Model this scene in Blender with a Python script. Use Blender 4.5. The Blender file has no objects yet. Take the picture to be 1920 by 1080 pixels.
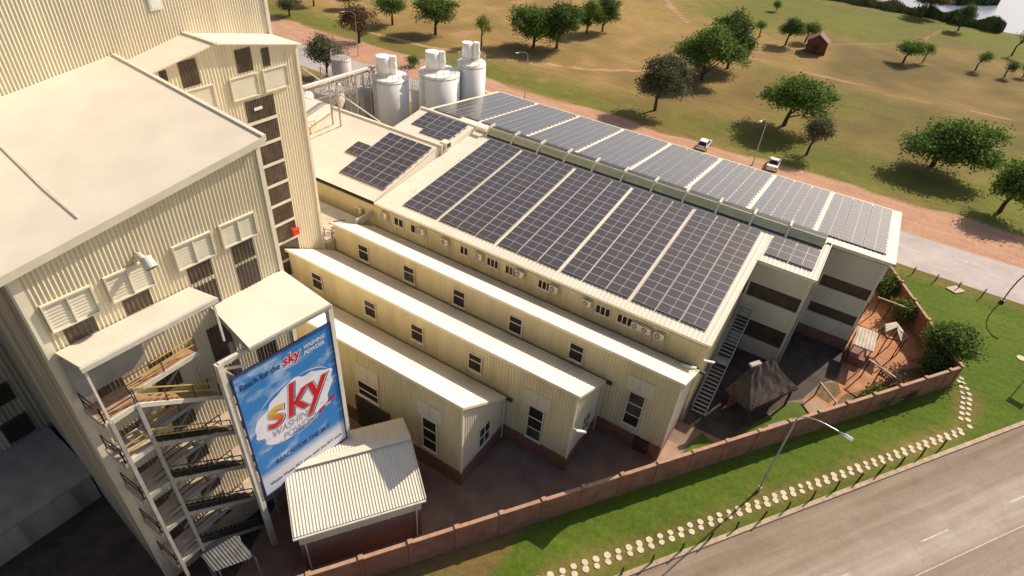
import bpy, bmesh, math, random
import numpy as np
from mathutils import Vector, Matrix, noise
R = math.radians
S = bpy.context.scene
C = S.collection
random.seed(7)

# ---------------------------------------------------------------- camera
cam_d = bpy.data.cameras.new('camera'); cam = bpy.data.objects.new('camera', cam_d); C.objects.link(cam)
RT = ((0.84205, 0.53494, 0.06919), (0.37501, -0.48839, -0.78794), (-0.38771, 0.68943, -0.61185))
m3 = Matrix(((RT[0][0], -RT[1][0], -RT[2][0]), (RT[0][1], -RT[1][1], -RT[2][1]), (RT[0][2], -RT[1][2], -RT[2][2])))
cam.matrix_world = Matrix.Translation((0, 0, 40)) @ m3.to_4x4()
cam_d.sensor_width = 36; cam_d.lens = 21.503; cam_d.clip_start = 0.5; cam_d.clip_end = 6000
S.camera = cam
# ---------------------------------------------------------------- sky, sun, exposure
SUN = Vector((0.35, 1.0, 0.80)).normalized()
elev = math.asin(SUN.z); azim = math.atan2(SUN.x, SUN.y)
W = bpy.data.worlds.new('World'); S.world = W; W.use_nodes = True
nt = W.node_tree; bg = nt.nodes['Background']; sky = nt.nodes.new('ShaderNodeTexSky')
sky.sky_type = 'NISHITA'; sky.sun_disc = False; sky.sun_elevation = elev; sky.sun_rotation = azim
sky.air_density = 1.0; sky.dust_density = 6.0; sky.ozone_density = 0.6; sky.altitude = 1500
tn = nt.nodes.new('ShaderNodeMix'); tn.data_type = 'RGBA'; tn.blend_type = 'MULTIPLY'; tn.inputs[0].default_value = 1; tn.inputs[7].default_value = (1.0, .93, .86, 1)   # warm white balance
nt.links.new(sky.outputs[0], tn.inputs[6]); nt.links.new(tn.outputs[2], bg.inputs[0]); bg.inputs[1].default_value = 0.115
sd = bpy.data.lights.new('sun', 'SUN'); sun = bpy.data.objects.new('sun', sd); C.objects.link(sun)
sd.energy = 4.8; sd.angle = R(0.5); sd.color = (1.0, 0.875, 0.72)
sun.rotation_euler = (-SUN).to_track_quat('-Z', 'Y').to_euler()
sun.location = (60, 120, 120)
S.view_settings.view_transform = 'Standard'; S.view_settings.look = 'None'
S.view_settings.exposure = 0.28; S.view_settings.gamma = 1.0

# ---------------------------------------------------------------- materials
MATS = {}
def mat(name, col, rough=.7, var=.12, scale=3.0, bump=0.0, metal=0.0, spec=.3, col2=None, stretch=(1, 1, 1), fine=None):
    """principled with two-scale noise variation of the base colour"""
    m = bpy.data.materials.new(name); m.use_nodes = True; MATS[name] = m
    n = m.node_tree.nodes; l = m.node_tree.links; b = n['Principled BSDF']
    b.inputs['Roughness'].default_value = rough; b.inputs['Metallic'].default_value = metal
    b.inputs['Specular IOR Level'].default_value = spec
    g = n.new('ShaderNodeNewGeometry'); mp = n.new('ShaderNodeMapping'); mp.inputs['Scale'].default_value = stretch
    l.new(g.outputs['Position'], mp.inputs['Vector'])
    t = n.new('ShaderNodeTexNoise'); t.inputs['Scale'].default_value = scale; t.inputs['Detail'].default_value = 6; t.inputs['Roughness'].default_value = .62
    l.new(mp.outputs[0], t.inputs['Vector'])
    r = n.new('ShaderNodeValToRGB'); r.color_ramp.elements[0].position = .32; r.color_ramp.elements[1].position = .68
    c2 = col2 or tuple(c * (1 - 2 * var) for c in col); c1 = tuple(min(1, c * (1 + var * .5)) for c in col)
    r.color_ramp.elements[0].color = (*c2, 1); r.color_ramp.elements[1].color = (*c1, 1)
    l.new(t.outputs['Fac'], r.inputs[0]); l.new(r.outputs[0], b.inputs['Base Color'])
    if bump:
        t2 = n.new('ShaderNodeTexNoise'); t2.inputs['Scale'].default_value = fine or scale * 6; t2.inputs['Detail'].default_value = 5
        l.new(g.outputs['Position'], t2.inputs['Vector'])
        bp = n.new('ShaderNodeBump'); bp.inputs['Strength'].default_value = bump; bp.inputs['Distance'].default_value = .05
        l.new(t2.outputs['Fac'], bp.inputs['Height']); l.new(bp.outputs[0], b.inputs['Normal'])
    return m
mat('cream_wall', (.67, .575, .345), .55, .09, .9, stretch=(1, 1, .10))
mat('tower_wall', (.76, .675, .495), .55, .07, .8, stretch=(1, 1, .08))
mat('cream_wall_pale', (.66, .60, .45), .55, .06, .7, stretch=(1, 1, .25))
mat('cream_roof', (.78, .70, .575), .6, .05, .35)
mat('cream_trim', (.74, .68, .53), .5, .06, 1.0)
mat('vent_green', (.52, .52, .34), .55, .08, 1.0)
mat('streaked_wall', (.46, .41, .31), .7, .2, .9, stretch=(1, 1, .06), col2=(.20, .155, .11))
mat('brown_sheet', (.105, .075, .052), .35, .25, 1.2, spec=.5)
mat('glass_dark', (.036, .028, .025), .15, .25, 1.5, spec=.5)
mat('brick', (.25, .115, .075), .85, .22, 2.2, bump=.3, col2=(.15, .06, .042))
mat('red_plaster', (.32, .155, .10), .85, .16, .8, bump=.2, col2=(.21, .095, .06))
mat('coping', (.47, .28, .185), .8, .12, 2)
mat('paving', (.27, .185, .14), .85, .16, .6, bump=.25, fine=8)
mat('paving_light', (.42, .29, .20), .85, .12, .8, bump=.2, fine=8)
mat('concrete', (.56, .49, .39), .85, .12, .8, bump=.2)
mat('concrete_grey', (.33, .32, .30), .85, .14, .8, bump=.2)
mat('kerb', (.50, .38, .26), .85, .15, 1.4)
mat('asphalt_back', (.46, .40, .375), .8, .1, .25, bump=.1, fine=14)
mat('asphalt_front', (.30, .225, .165), .85, .16, .16, bump=.15, fine=12, col2=(.235, .17, .12))
mat('worn_lane', (.36, .30, .25), .85, .14, .3, bump=.1, fine=12)
mat('road_paint', (.62, .56, .50), .7, .2, 3, col2=(.42, .36, .31))
mat('steel_grey', (.38, .36, .33), .5, .12, 2, metal=.0)
mat('steel_white', (.66, .62, .54), .5, .1, 2)
mat('steel_dark', (.07, .062, .055), .6, .2, 2)
mat('galv', (.42, .42, .41), .4, .1, 2, metal=.4)
mat('deck', (.46, .30, .18), .7, .2, 1.6, col2=(.28, .15, .085))
mat('deck_pale', (.52, .42, .33), .7, .15, 1.6)
mat('yellow_rail', (.52, .36, .06), .5, .15, 3)
mat('tank_white', (.90, .88, .84), .75, .05, .6, stretch=(1, 1, .3))
mat('tank_grey', (.52, .46, .40), .5, .12, .7, stretch=(1, 1, .2))
mat('pipe', (.48, .40, .33), .5, .15, 2)
mat('rust', (.30, .15, .08), .8, .3, 2)
mat('thatch', (.12, .088, .07), .95, .25, 1.6, bump=.6, fine=9, col2=(.06, .047, .042))
mat('thatch_cap', (.50, .44, .38), .9, .15, 3)
mat('white_paint', (.80, .79, .76), .35, .04, 1)
mat('car_paint', (.80, .79, .77), .22, .02, 1, spec=.5)
mat('rubber', (.015, .015, .015), .8, .1, 4)
mat('tail_red', (.35, .012, .01), .3, .05, 4)
mat('red_box', (.62, .07, .03), .45, .1, 4)
mat('stone_disc', (.66, .58, .42), .85, .1, 2.5, bump=.2)
mat('wood_post', (.085, .055, .035), .9, .25, 4)
mat('bark', (.075, .052, .036), .95, .25, 4)
mat('red_brick_hut', (.20, .075, .055), .85, .2, 1.5)
mat('red_roof', (.22, .10, .08), .8, .15, 2)
mat('garden_soil', (.50, .24, .125), .95, .2, .7, bump=.3, fine=6, col2=(.33, .15, .08))
mat('mulch', (.20, .13, .065), .95, .3, 2, bump=.5, fine=10, col2=(.10, .075, .035))
mat('grass_lawn', (.10, .145, .022), .95, .2, .9, bump=.5, fine=18, col2=(.06, .10, .012))
mat('water_bed', (.10, .11, .12), .9, .1, .1)
mat('reeds', (.15, .17, .06), .95, .3, .4, col2=(.08, .11, .035))
mat('reeds_brown', (.25, .20, .09), .95, .25, .4, col2=(.14, .135, .06))
mat('lead_sheet', (.16, .155, .15), .55, .2, 2)
mat('shade_dark_paving', (.085, .066, .056), .9, .25, .8, bump=.3, fine=8, col2=(.045, .036, .032))  # dark brown paving, its colour lowered further to hold the shade on it
mat('coping_pale', (.68, .59, .48), .8, .1, 1)
mat('glass_mid', (.10, .085, .07), .3, .3, 1.2, spec=.4)
mat('comb', (.10, .09, .085), .7, .1, 3)
def foliage(name, c1, c2, rough=.75):
    m = bpy.data.materials.new(name); m.use_nodes = True; MATS[name] = m
    n = m.node_tree.nodes; l = m.node_tree.links; b = n['Principled BSDF']
    g = n.new('ShaderNodeNewGeometry'); r = n.new('ShaderNodeValToRGB')
    r.color_ramp.elements[0].color = (*c1, 1); r.color_ramp.elements[1].color = (*c2, 1)
    l.new(g.outputs['Random Per Island'], r.inputs[0]); l.new(r.outputs[0], b.inputs['Base Color'])
    b.inputs['Roughness'].default_value = rough; b.inputs['Specular IOR Level'].default_value = .2
    tr = n.new('ShaderNodeBsdfTranslucent'); l.new(r.outputs[0], tr.inputs[0])
    mx = n.new('ShaderNodeMixShader'); mx.inputs[0].default_value = .32
    l.new(b.outputs[0], mx.inputs[1]); l.new(tr.outputs[0], mx.inputs[2]); l.new(mx.outputs[0], n['Material Output'].inputs[0])
    return m
foliage('leaf_green', (.062, .125, .022), (.20, .285, .058))
foliage('leaf_bright', (.095, .145, .025), (.23, .28, .06))
foliage('leaf_dark', (.050, .098, .026), (.145, .21, .052))
foliage('leaf_grey', (.085, .10, .050), (.20, .20, .105))
foliage('leaf_brown', (.10, .060, .035), (.19, .120, .070))
foliage('leaf_orange', (.14, .10, .04), (.27, .19, .08))

def panel_mat():
    m = bpy.data.materials.new('solar_glass'); m.use_nodes = True; MATS['solar_glass'] = m
    n = m.node_tree.nodes; l = m.node_tree.links; b = n['Principled BSDF']
    oi = n.new('ShaderNodeObjectInfo'); r = n.new('ShaderNodeValToRGB')
    r.color_ramp.elements[0].color = (.066, .055, .053, 1); r.color_ramp.elements[1].color = (.068, .060, .068, 1)
    l.new(oi.outputs['Random'], r.inputs[0]); l.new(r.outputs[0], b.inputs['Base Color'])
    b.inputs['Roughness'].default_value = .3; b.inputs['Specular IOR Level'].default_value = .55
    b.inputs['Coat Weight'].default_value = .6; b.inputs['Coat Roughness'].default_value = .16
panel_mat()
mat('solar_frame', (.60, .56, .53), .45, .05, 3, metal=.2)

def water_mat():
    m = bpy.data.materials.new('lake_water'); m.use_nodes = True; MATS['lake_water'] = m
    n = m.node_tree.nodes; l = m.node_tree.links; b = n['Principled BSDF']
    b.inputs['Base Color'].default_value = (.13, .17, .25, 1); b.inputs['Roughness'].default_value = .25
    b.inputs['Specular IOR Level'].default_value = .6
    t = n.new('ShaderNodeTexNoise'); t.inputs['Scale'].default_value = .8; t.inputs['Detail'].default_value = 4
    g = n.new('ShaderNodeNewGeometry'); l.new(g.outputs['Position'], t.inputs['Vector'])
    bp = n.new('ShaderNodeBump'); bp.inputs['Strength'].default_value = .12; l.new(t.outputs['Fac'], bp.inputs['Height']); l.new(bp.outputs[0], b.inputs['Normal'])
water_mat()

def brickify(name, c1, c2, mortar, sc):
    m = bpy.data.materials.new(name); m.use_nodes = True; MATS[name] = m
    n = m.node_tree.nodes; l = m.node_tree.links; b = n['Principled BSDF']; b.inputs['Roughness'].default_value = .85
    t = n.new('ShaderNodeTexBrick'); t.inputs['Scale'].default_value = sc; t.inputs['Color1'].default_value = (*c1, 1); t.inputs['Color2'].default_value = (*c2, 1); t.inputs['Mortar'].default_value = (*mortar, 1)
    t.inputs['Mortar Size'].default_value = .02
    g = n.new('ShaderNodeNewGeometry'); s = n.new('ShaderNodeSeparateXYZ'); cb = n.new('ShaderNodeCombineXYZ'); ad = n.new('ShaderNodeMath')
    l.new(g.outputs['Position'], s.inputs[0]); l.new(s.outputs[0], ad.inputs[0]); l.new(s.outputs[1], ad.inputs[1]); l.new(ad.outputs[0], cb.inputs[0]); l.new(s.outputs[2], cb.inputs[1])
    l.new(cb.outputs[0], t.inputs[0])
    nz = n.new('ShaderNodeTexNoise'); nz.inputs['Scale'].default_value = .9; nz.inputs['Detail'].default_value = 5; l.new(g.outputs['Position'], nz.inputs['Vector'])
    mx = n.new('ShaderNodeMix'); mx.data_type = 'RGBA'; mx.blend_type = 'MULTIPLY'; mx.inputs[0].default_value = .6
    l.new(t.outputs[0], mx.inputs[6]); l.new(nz.outputs['Color'], mx.inputs[7]); l.new(mx.outputs[2], b.inputs['Base Color'])
brickify('brick_base', (.36, .17, .11), (.28, .125, .085), (.30, .2, .15), 2.2)

# ---------------------------------------------------------------- mesh helpers
OFF = {}
V = Vector
class MB:
    def __init__(s): s.v = []; s.f = []; s.mi = []
    def add(s, vs, fs, mi=0):
        o = len(s.v); s.v += [tuple(v) for v in vs]; s.f += [tuple(i + o for i in f) for f in fs]; s.mi += [mi] * len(fs); return s
    def quad(s, a, b, c, d, mi=0): return s.add((a, b, c, d), ((0, 1, 2, 3),), mi)
    def bx(s, lo, hi, mi=0):
        x0, y0, z0 = lo; x1, y1, z1 = hi
        return s.add(((x0, y0, z0), (x1, y0, z0), (x1, y1, z0), (x0, y1, z0), (x0, y0, z1), (x1, y0, z1), (x1, y1, z1), (x0, y1, z1)),
                     ((3, 2, 1, 0), (4, 5, 6, 7), (0, 1, 5, 4), (1, 2, 6, 5), (2, 3, 7, 6), (3, 0, 4, 7)), mi)
    def obox(s, p, u, v, w, mi=0):
        p, u, v, w = V(p), V(u), V(v), V(w)
        if u.cross(v).dot(w) < 0: u, v = v, u
        return s.add((p, p + u, p + u + v, p + v, p + w, p + u + w, p + u + v + w, p + v + w),
                     ((3, 2, 1, 0), (4, 5, 6, 7), (0, 1, 5, 4), (1, 2, 6, 5), (2, 3, 7, 6), (3, 0, 4, 7)), mi)
    def prism(s, pts, z0, z1, mi=0):
        n = len(pts); z0f = z0 if callable(z0) else (lambda x, y: z0); z1f = z1 if callable(z1) else (lambda x, y: z1)
        a = sum(pts[i][0] * pts[(i + 1) % n][1] - pts[(i + 1) % n][0] * pts[i][1] for i in range(n))
        if a < 0: pts = list(pts)[::-1]
        return s.add([(x, y, z0f(x, y)) for x, y in pts] + [(x, y, z1f(x, y)) for x, y in pts],
                     [tuple(range(n))[::-1], tuple(range(n, 2 * n))] + [(i, (i + 1) % n, n + (i + 1) % n, n + i) for i in range(n)], mi)
    def bar(s, a, b, w, h=None, mi=0):
        a, b = V(a), V(b); d = (b - a); h = h or w
        up = V((0, 0, 1)) if abs(d.normalized().z) < .95 else V((0, 1, 0))
        sd = d.cross(up).normalized(); up = sd.cross(d).normalized()
        return s.obox(a - sd * w / 2 - up * h / 2, sd * w, up * h, d, mi)
    def tube(s, a, b, r, r2=None, n=8, cap=True, mi=0):
        a, b = V(a), V(b); d = (b - a).normalized(); r2 = r if r2 is None else r2
        up = V((0, 0, 1)) if abs(d.z) < .95 else V((1, 0, 0)); e1 = d.cross(up).normalized(); e2 = d.cross(e1)
        vs = []
        for c, q in ((a, r), (b, r2)):
            for k in range(n):
                t = 2 * math.pi * k / n; vs.append(c + e1 * (q * math.cos(t)) + e2 * (q * math.sin(t)))
        fs = [(k, (k + 1) % n, n + (k + 1) % n, n + k)[::-1] for k in range(n)]
        if cap: fs += [tuple(range(n)), tuple(range(n, 2 * n))[::-1]]
        return s.add(vs, fs, mi)
    def path(s, pts, r, n=6, mi=0):
        for a, b in zip(pts, pts[1:]): s.tube(a, b, r, n=n, mi=mi)
        return s
    def corr(s, p0, u, L, vf, nrm, pitch=.25, d=.035, mi=0, bot=None):
        """corrugated sheet: along u, rising by vf(s) (vector), ribs stand proud along nrm"""
        p0, u, nrm = V(p0), V(u).normalized(), V(nrm)
        prof = ((0, 0), (.3, 0), (.5, 1), (.7, 1), (.9, 0)); ss = []; k = 0
        while k * pitch < L:
            for a, h in prof:
                t = (k + a) * pitch
                if t < L: ss.append((t, h))
            k += 1
        ss.append((L, 0)); vs = []
        for t, h in ss:
            b = p0 + u * t + nrm * (h * d) + (V(bot(t)) if bot else V((0, 0, 0)))
            vs += [b, b + V(vf(t))]
        return s.add(vs, [(2 * i, 2 * i + 2, 2 * i + 3, 2 * i + 1) for i in range(len(ss) - 1)], mi)
    def build(s, name, mats, parent=None, smooth=False):
        me = bpy.data.meshes.new(name); o_ = OFF.get(parent.name, V((0, 0, 0))) if parent else V((0, 0, 0))
        me.from_pydata([(v[0] - o_[0], v[1] - o_[1], v[2] - o_[2]) for v in s.v], [], s.f)
        for m in ([mats] if isinstance(mats, str) else mats): me.materials.append(MATS[m])
        if any(s.mi): me.polygons.foreach_set('material_index', s.mi)
        if smooth: me.polygons.foreach_set('use_smooth', [True] * len(me.polygons))
        me.update(); ob = bpy.data.objects.new(name, me); C.objects.link(ob)
        if parent: ob.parent = parent; OFF[ob.name] = o_
        return ob
def tag(o, label, cat, group=None):
    o['label'] = label; o['category'] = cat
    if group: o['group'] = group
    return o
def thing(name, label, cat, loc=(0, 0, 0), group=None):
    o = bpy.data.objects.new(name, None); C.objects.link(o); o.location = loc; o.empty_display_size = .5
    OFF[o.name] = V(loc); return tag(o, label, cat, group)
def rebase(o, loc):
    """put a single-mesh thing's origin at its base"""
    o.data.transform(Matrix.Translation(-V(loc))); o.location = loc; return o
def struct(o): o['kind'] = 'structure'; return o
def stuff(o): o['kind'] = 'stuff'; return o
def children(o): return [c for c in o.children]
def copy_tree(o, parent=None):
    c = o.copy(); C.objects.link(c); c.parent = parent
    for ch in children(o): copy_tree(ch, c)
    return c

# ================================================================ GROUND
def seg_d(x, y, pts):
    best = 1e9
    for (ax, ay), (bx_, by) in zip(pts, pts[1:]):
        dx, dy = bx_ - ax, by - ay; t = max(0, min(1, ((x - ax) * dx + (y - ay) * dy) / (dx * dx + dy * dy)))
        best = min(best, math.hypot(x - ax - t * dx, y - ay - t * dy))
    return best
def sm(a, b, x):
    t = max(0, min(1, (x - a) / (b - a))); return t * t * (3 - 2 * t)
RED1 = [(-100, 103), (-84, 104), (-67.3, 109.8), (-52, 115.5), (-44, 122.4), (-40, 126)]
RED2 = [(-72, 205), (-63, 188.8), (-54.7, 175.8), (-49, 168.9)]
TAN1 = [(-30, 143), (-27.8, 148), (-28.9, 154.5), (-23.9, 162), (-13.7, 178.9), (3.1, 197.6), (8, 220.9)]
TAN2 = [(-60, 230), (-30, 228), (0, 232)]
DITCH = [(-30, 151), (-25.2, 150.2), (-8.8, 148.7), (8.8, 147.5), (25.3, 149.4), (60, 151)]
PATHS = [(-6.3, 20), (4, 34), (15.8, 50.5), (17.3, 53), (17.4, 58)]
def biome(x, y):
    n1 = noise.noise(V((x * .045, y * .045, 1.3))); n2 = noise.noise(V((x * .16, y * .16, 5.1))); n3 = noise.noise(V((x * .5, y * .5, 9.1)))
    nn = n1 * .6 + n2 * .35 + n3 * .2
    soil = 0.0
    if y < 78.5 and x > -10:                        # lawn round the corner plot
        g = .95 + .25 * nn; dp = seg_d(x, y, PATHS)
        g -= .5 * sm(1.3, .3, dp) + .18 * sm(3.2, 1.2, dp) * (.5 + n2)
        g -= .55 * sm(74.5, 77.6, y + n2)            # dry strip beside the road
        soil = .35 * sm(.9, .1, dp) * (.7 + n3)
    else:
        soil = sm(86, 87, y) * sm(97.6 + 1.8 * n2, 95.2 + 1.8 * n2, y)
        strip = sm(95, 97.5, y + 2 * n2) * sm(112, 102, y + 5 * n1)
        near = sm(-45, -12, x + 14 * n1)
        g = .10 + .60 * nn + .62 * strip + near * (.46 * sm(98, 106, y) * sm(170, 138, y + 8 * n2)) + sm(166, 196, y + 12 * n1 - .15 * (x + 30)) * .75 * sm(-75, -35, x)
        g -= .35 * sm(138, 150, y) * sm(185, 168, y) * sm(-30, -10, x)
        d1 = min(seg_d(x, y, RED1), seg_d(x, y, RED2)); soil = max(soil, .85 * sm(1.15 + .5 * n2, .2, d1))
        d2 = min(seg_d(x, y, TAN1), seg_d(x, y, TAN2)); soil = max(soil, .42 * sm(1.5 + .6 * n2, .3, d2))
        d3 = seg_d(x, y, DITCH); soil = max(soil, .58 * sm(.9 + .3 * n2, .2, d3)); g -= .5 * sm(2.6, .6, d3)
        soil = max(soil, .42 * sm(.12, .55, n2 - .2 * n1) * sm(-30, -60, x) * sm(96, 104, y))
    dk = (.62 + .5 * n1 + .35 * n2 - .45 * sm(-38, -8, x) * sm(104, 140, y) * sm(195, 176, y)) if y > 78.5 else .3 + .5 * n1 + .4 * n2
    return (max(0, min(1, g)), max(0, min(1, soil)), max(0, min(1, dk)))
def ground():
    xs = [-3000, -1200, -500, -260] + list(np.arange(-160, 61, 1.3)) + [90, 160, 400, 1200, 3000]
    ys = [-3000, -1000, -300, -80] + list(np.arange(-30, 15, 5)) + list(np.arange(15, 108, 1.0)) + list(np.arange(108, 245, 1.7)) + [260, 300, 400, 800, 3000]
    nx = len(xs); vs = []; col = []
    for y in ys:
        for x in xs:
            vs.append((x, y, 0)); col.append((*biome(x, y), 1))
    fs = [(j * nx + i, j * nx + i + 1, (j + 1) * nx + i + 1, (j + 1) * nx + i) for j in range(len(ys) - 1) for i in range(nx - 1)]
    me = bpy.data.meshes.new('ground'); me.from_pydata(vs, [], fs)
    ca = me.color_attributes.new('biome', 'FLOAT_COLOR', 'POINT'); ca.data.foreach_set('color', [c for q in col for c in q])
    m = bpy.data.materials.new('ground'); m.use_nodes = True; n = m.node_tree.nodes; l = m.node_tree.links; b = n['Principled BSDF']
    b.inputs['Roughness'].default_value = .95; b.inputs['Specular IOR Level'].default_value = .1
    at = n.new('ShaderNodeAttribute'); at.attribute_name = 'biome'; sp = n.new('ShaderNodeSeparateColor'); l.new(at.outputs['Color'], sp.inputs[0])
    g = n.new('ShaderNodeNewGeometry')
    def nz(sc, det=6, ro=.65):
        t = n.new('ShaderNodeTexNoise'); t.inputs['Scale'].default_value = sc; t.inputs['Detail'].default_value = det; t.inputs['Roughness'].default_value = ro; l.new(g.outputs['Position'], t.inputs['Vector']); return t
    a, c = nz(.35, 9, .72), nz(2.2, 8, .75)
    def mix(f, x, y, bt='MIX'):
        q = n.new('ShaderNodeMix'); q.data_type = 'RGBA'; q.blend_type = bt
        if isinstance(f, float): q.inputs[0].default_value = f
        else: l.new(f, q.inputs[0])
        for i, s_ in ((6, x), (7, y)):
            if isinstance(s_, tuple): q.inputs[i].default_value = (*s_, 1)
            else: l.new(s_, q.inputs[i])
        return q.outputs[2]
    def fac(src, t, amp, k=2.2):           # sharpen the weight with noise
        q = n.new('ShaderNodeMath'); q.operation = 'MULTIPLY_ADD'; l.new(t.outputs['Fac'], q.inputs[0]); q.inputs[1].default_value = amp; l.new(src, q.inputs[2])
        r = n.new('ShaderNodeMapRange'); r.inputs['From Min'].default_value = amp * .5 + .5 - .5 / k; r.inputs['From Max'].default_value = amp * .5 + .5 + .5 / k; l.new(q.outputs[0], r.inputs[0]); return r.outputs[0]
    dry = mix(sp.outputs[2], (.155, .116, .042), (.41, .265, .10))
    grn = mix(c.outputs['Fac'], (.045, .095, .008), (.125, .175, .024)); grn = mix(sp.outputs[2], grn, (.135, .185, .024))
    pgr = mix(c.outputs['Fac'], (.085, .086, .018), (.155, .15, .034)); pgr = mix(sp.outputs[2], pgr, (.165, .175, .034))
    sy = n.new('ShaderNodeSeparateXYZ'); l.new(g.outputs['Position'], sy.inputs[0]); far = n.new('ShaderNodeMapRange'); far.inputs['From Min'].default_value = 78; far.inputs['From Max'].default_value = 79; l.new(sy.outputs[1], far.inputs[0])
    grn = mix(far.outputs[0], grn, pgr)
    soi = mix(a.outputs['Fac'], (.42, .225, .14), (.58, .35, .235))
    k1 = mix(fac(sp.outputs[0], a, .9, 1.6), dry, grn); k2 = mix(fac(sp.outputs[1], c, .7, 2.0), k1, soi)
    r = n.new('ShaderNodeMapRange'); r.inputs['To Min'].default_value = .45; r.inputs['To Max'].default_value = 1.5
    sc_ = n.new('ShaderNodeMapping'); sc_.inputs['Scale'].default_value = (.35, 1.3, 1); sc_.inputs['Rotation'].default_value = (0, 0, .25); l.new(g.outputs['Position'], sc_.inputs[0])
    st_ = n.new('ShaderNodeTexNoise'); st_.inputs['Scale'].default_value = .55; st_.inputs['Detail'].default_value = 9; st_.inputs['Roughness'].default_value = .78; l.new(sc_.outputs[0], st_.inputs['Vector'])
    av = n.new('ShaderNodeMath'); av.operation = 'ADD'; l.new(st_.outputs['Fac'], av.inputs[0]); l.new(c.outputs['Fac'], av.inputs[1]); hf = n.new('ShaderNodeMath'); hf.operation = 'MULTIPLY'; l.new(av.outputs[0], hf.inputs[0]); hf.inputs[1].default_value = .5; l.new(hf.outputs[0], r.inputs[0])
    r.inputs['From Min'].default_value = .25; r.inputs['From Max'].default_value = .75
    cb = n.new('ShaderNodeCombineColor'); [l.new(r.outputs[0], cb.inputs[i]) for i in range(3)]
    l.new(mix(1.0, k2, cb.outputs[0], 'MULTIPLY'), b.inputs['Base Color'])
    f2 = nz(9, 4); bp = n.new('ShaderNodeBump'); bp.inputs['Strength'].default_value = .5; bp.inputs['Distance'].default_value = .12; l.new(f2.outputs['Fac'], bp.inputs['Height']); l.new(bp.outputs[0], b.inputs['Normal'])
    me.materials.append(m); o = bpy.data.objects.new('ground', me); C.objects.link(o); struct(o)
ground()

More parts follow.
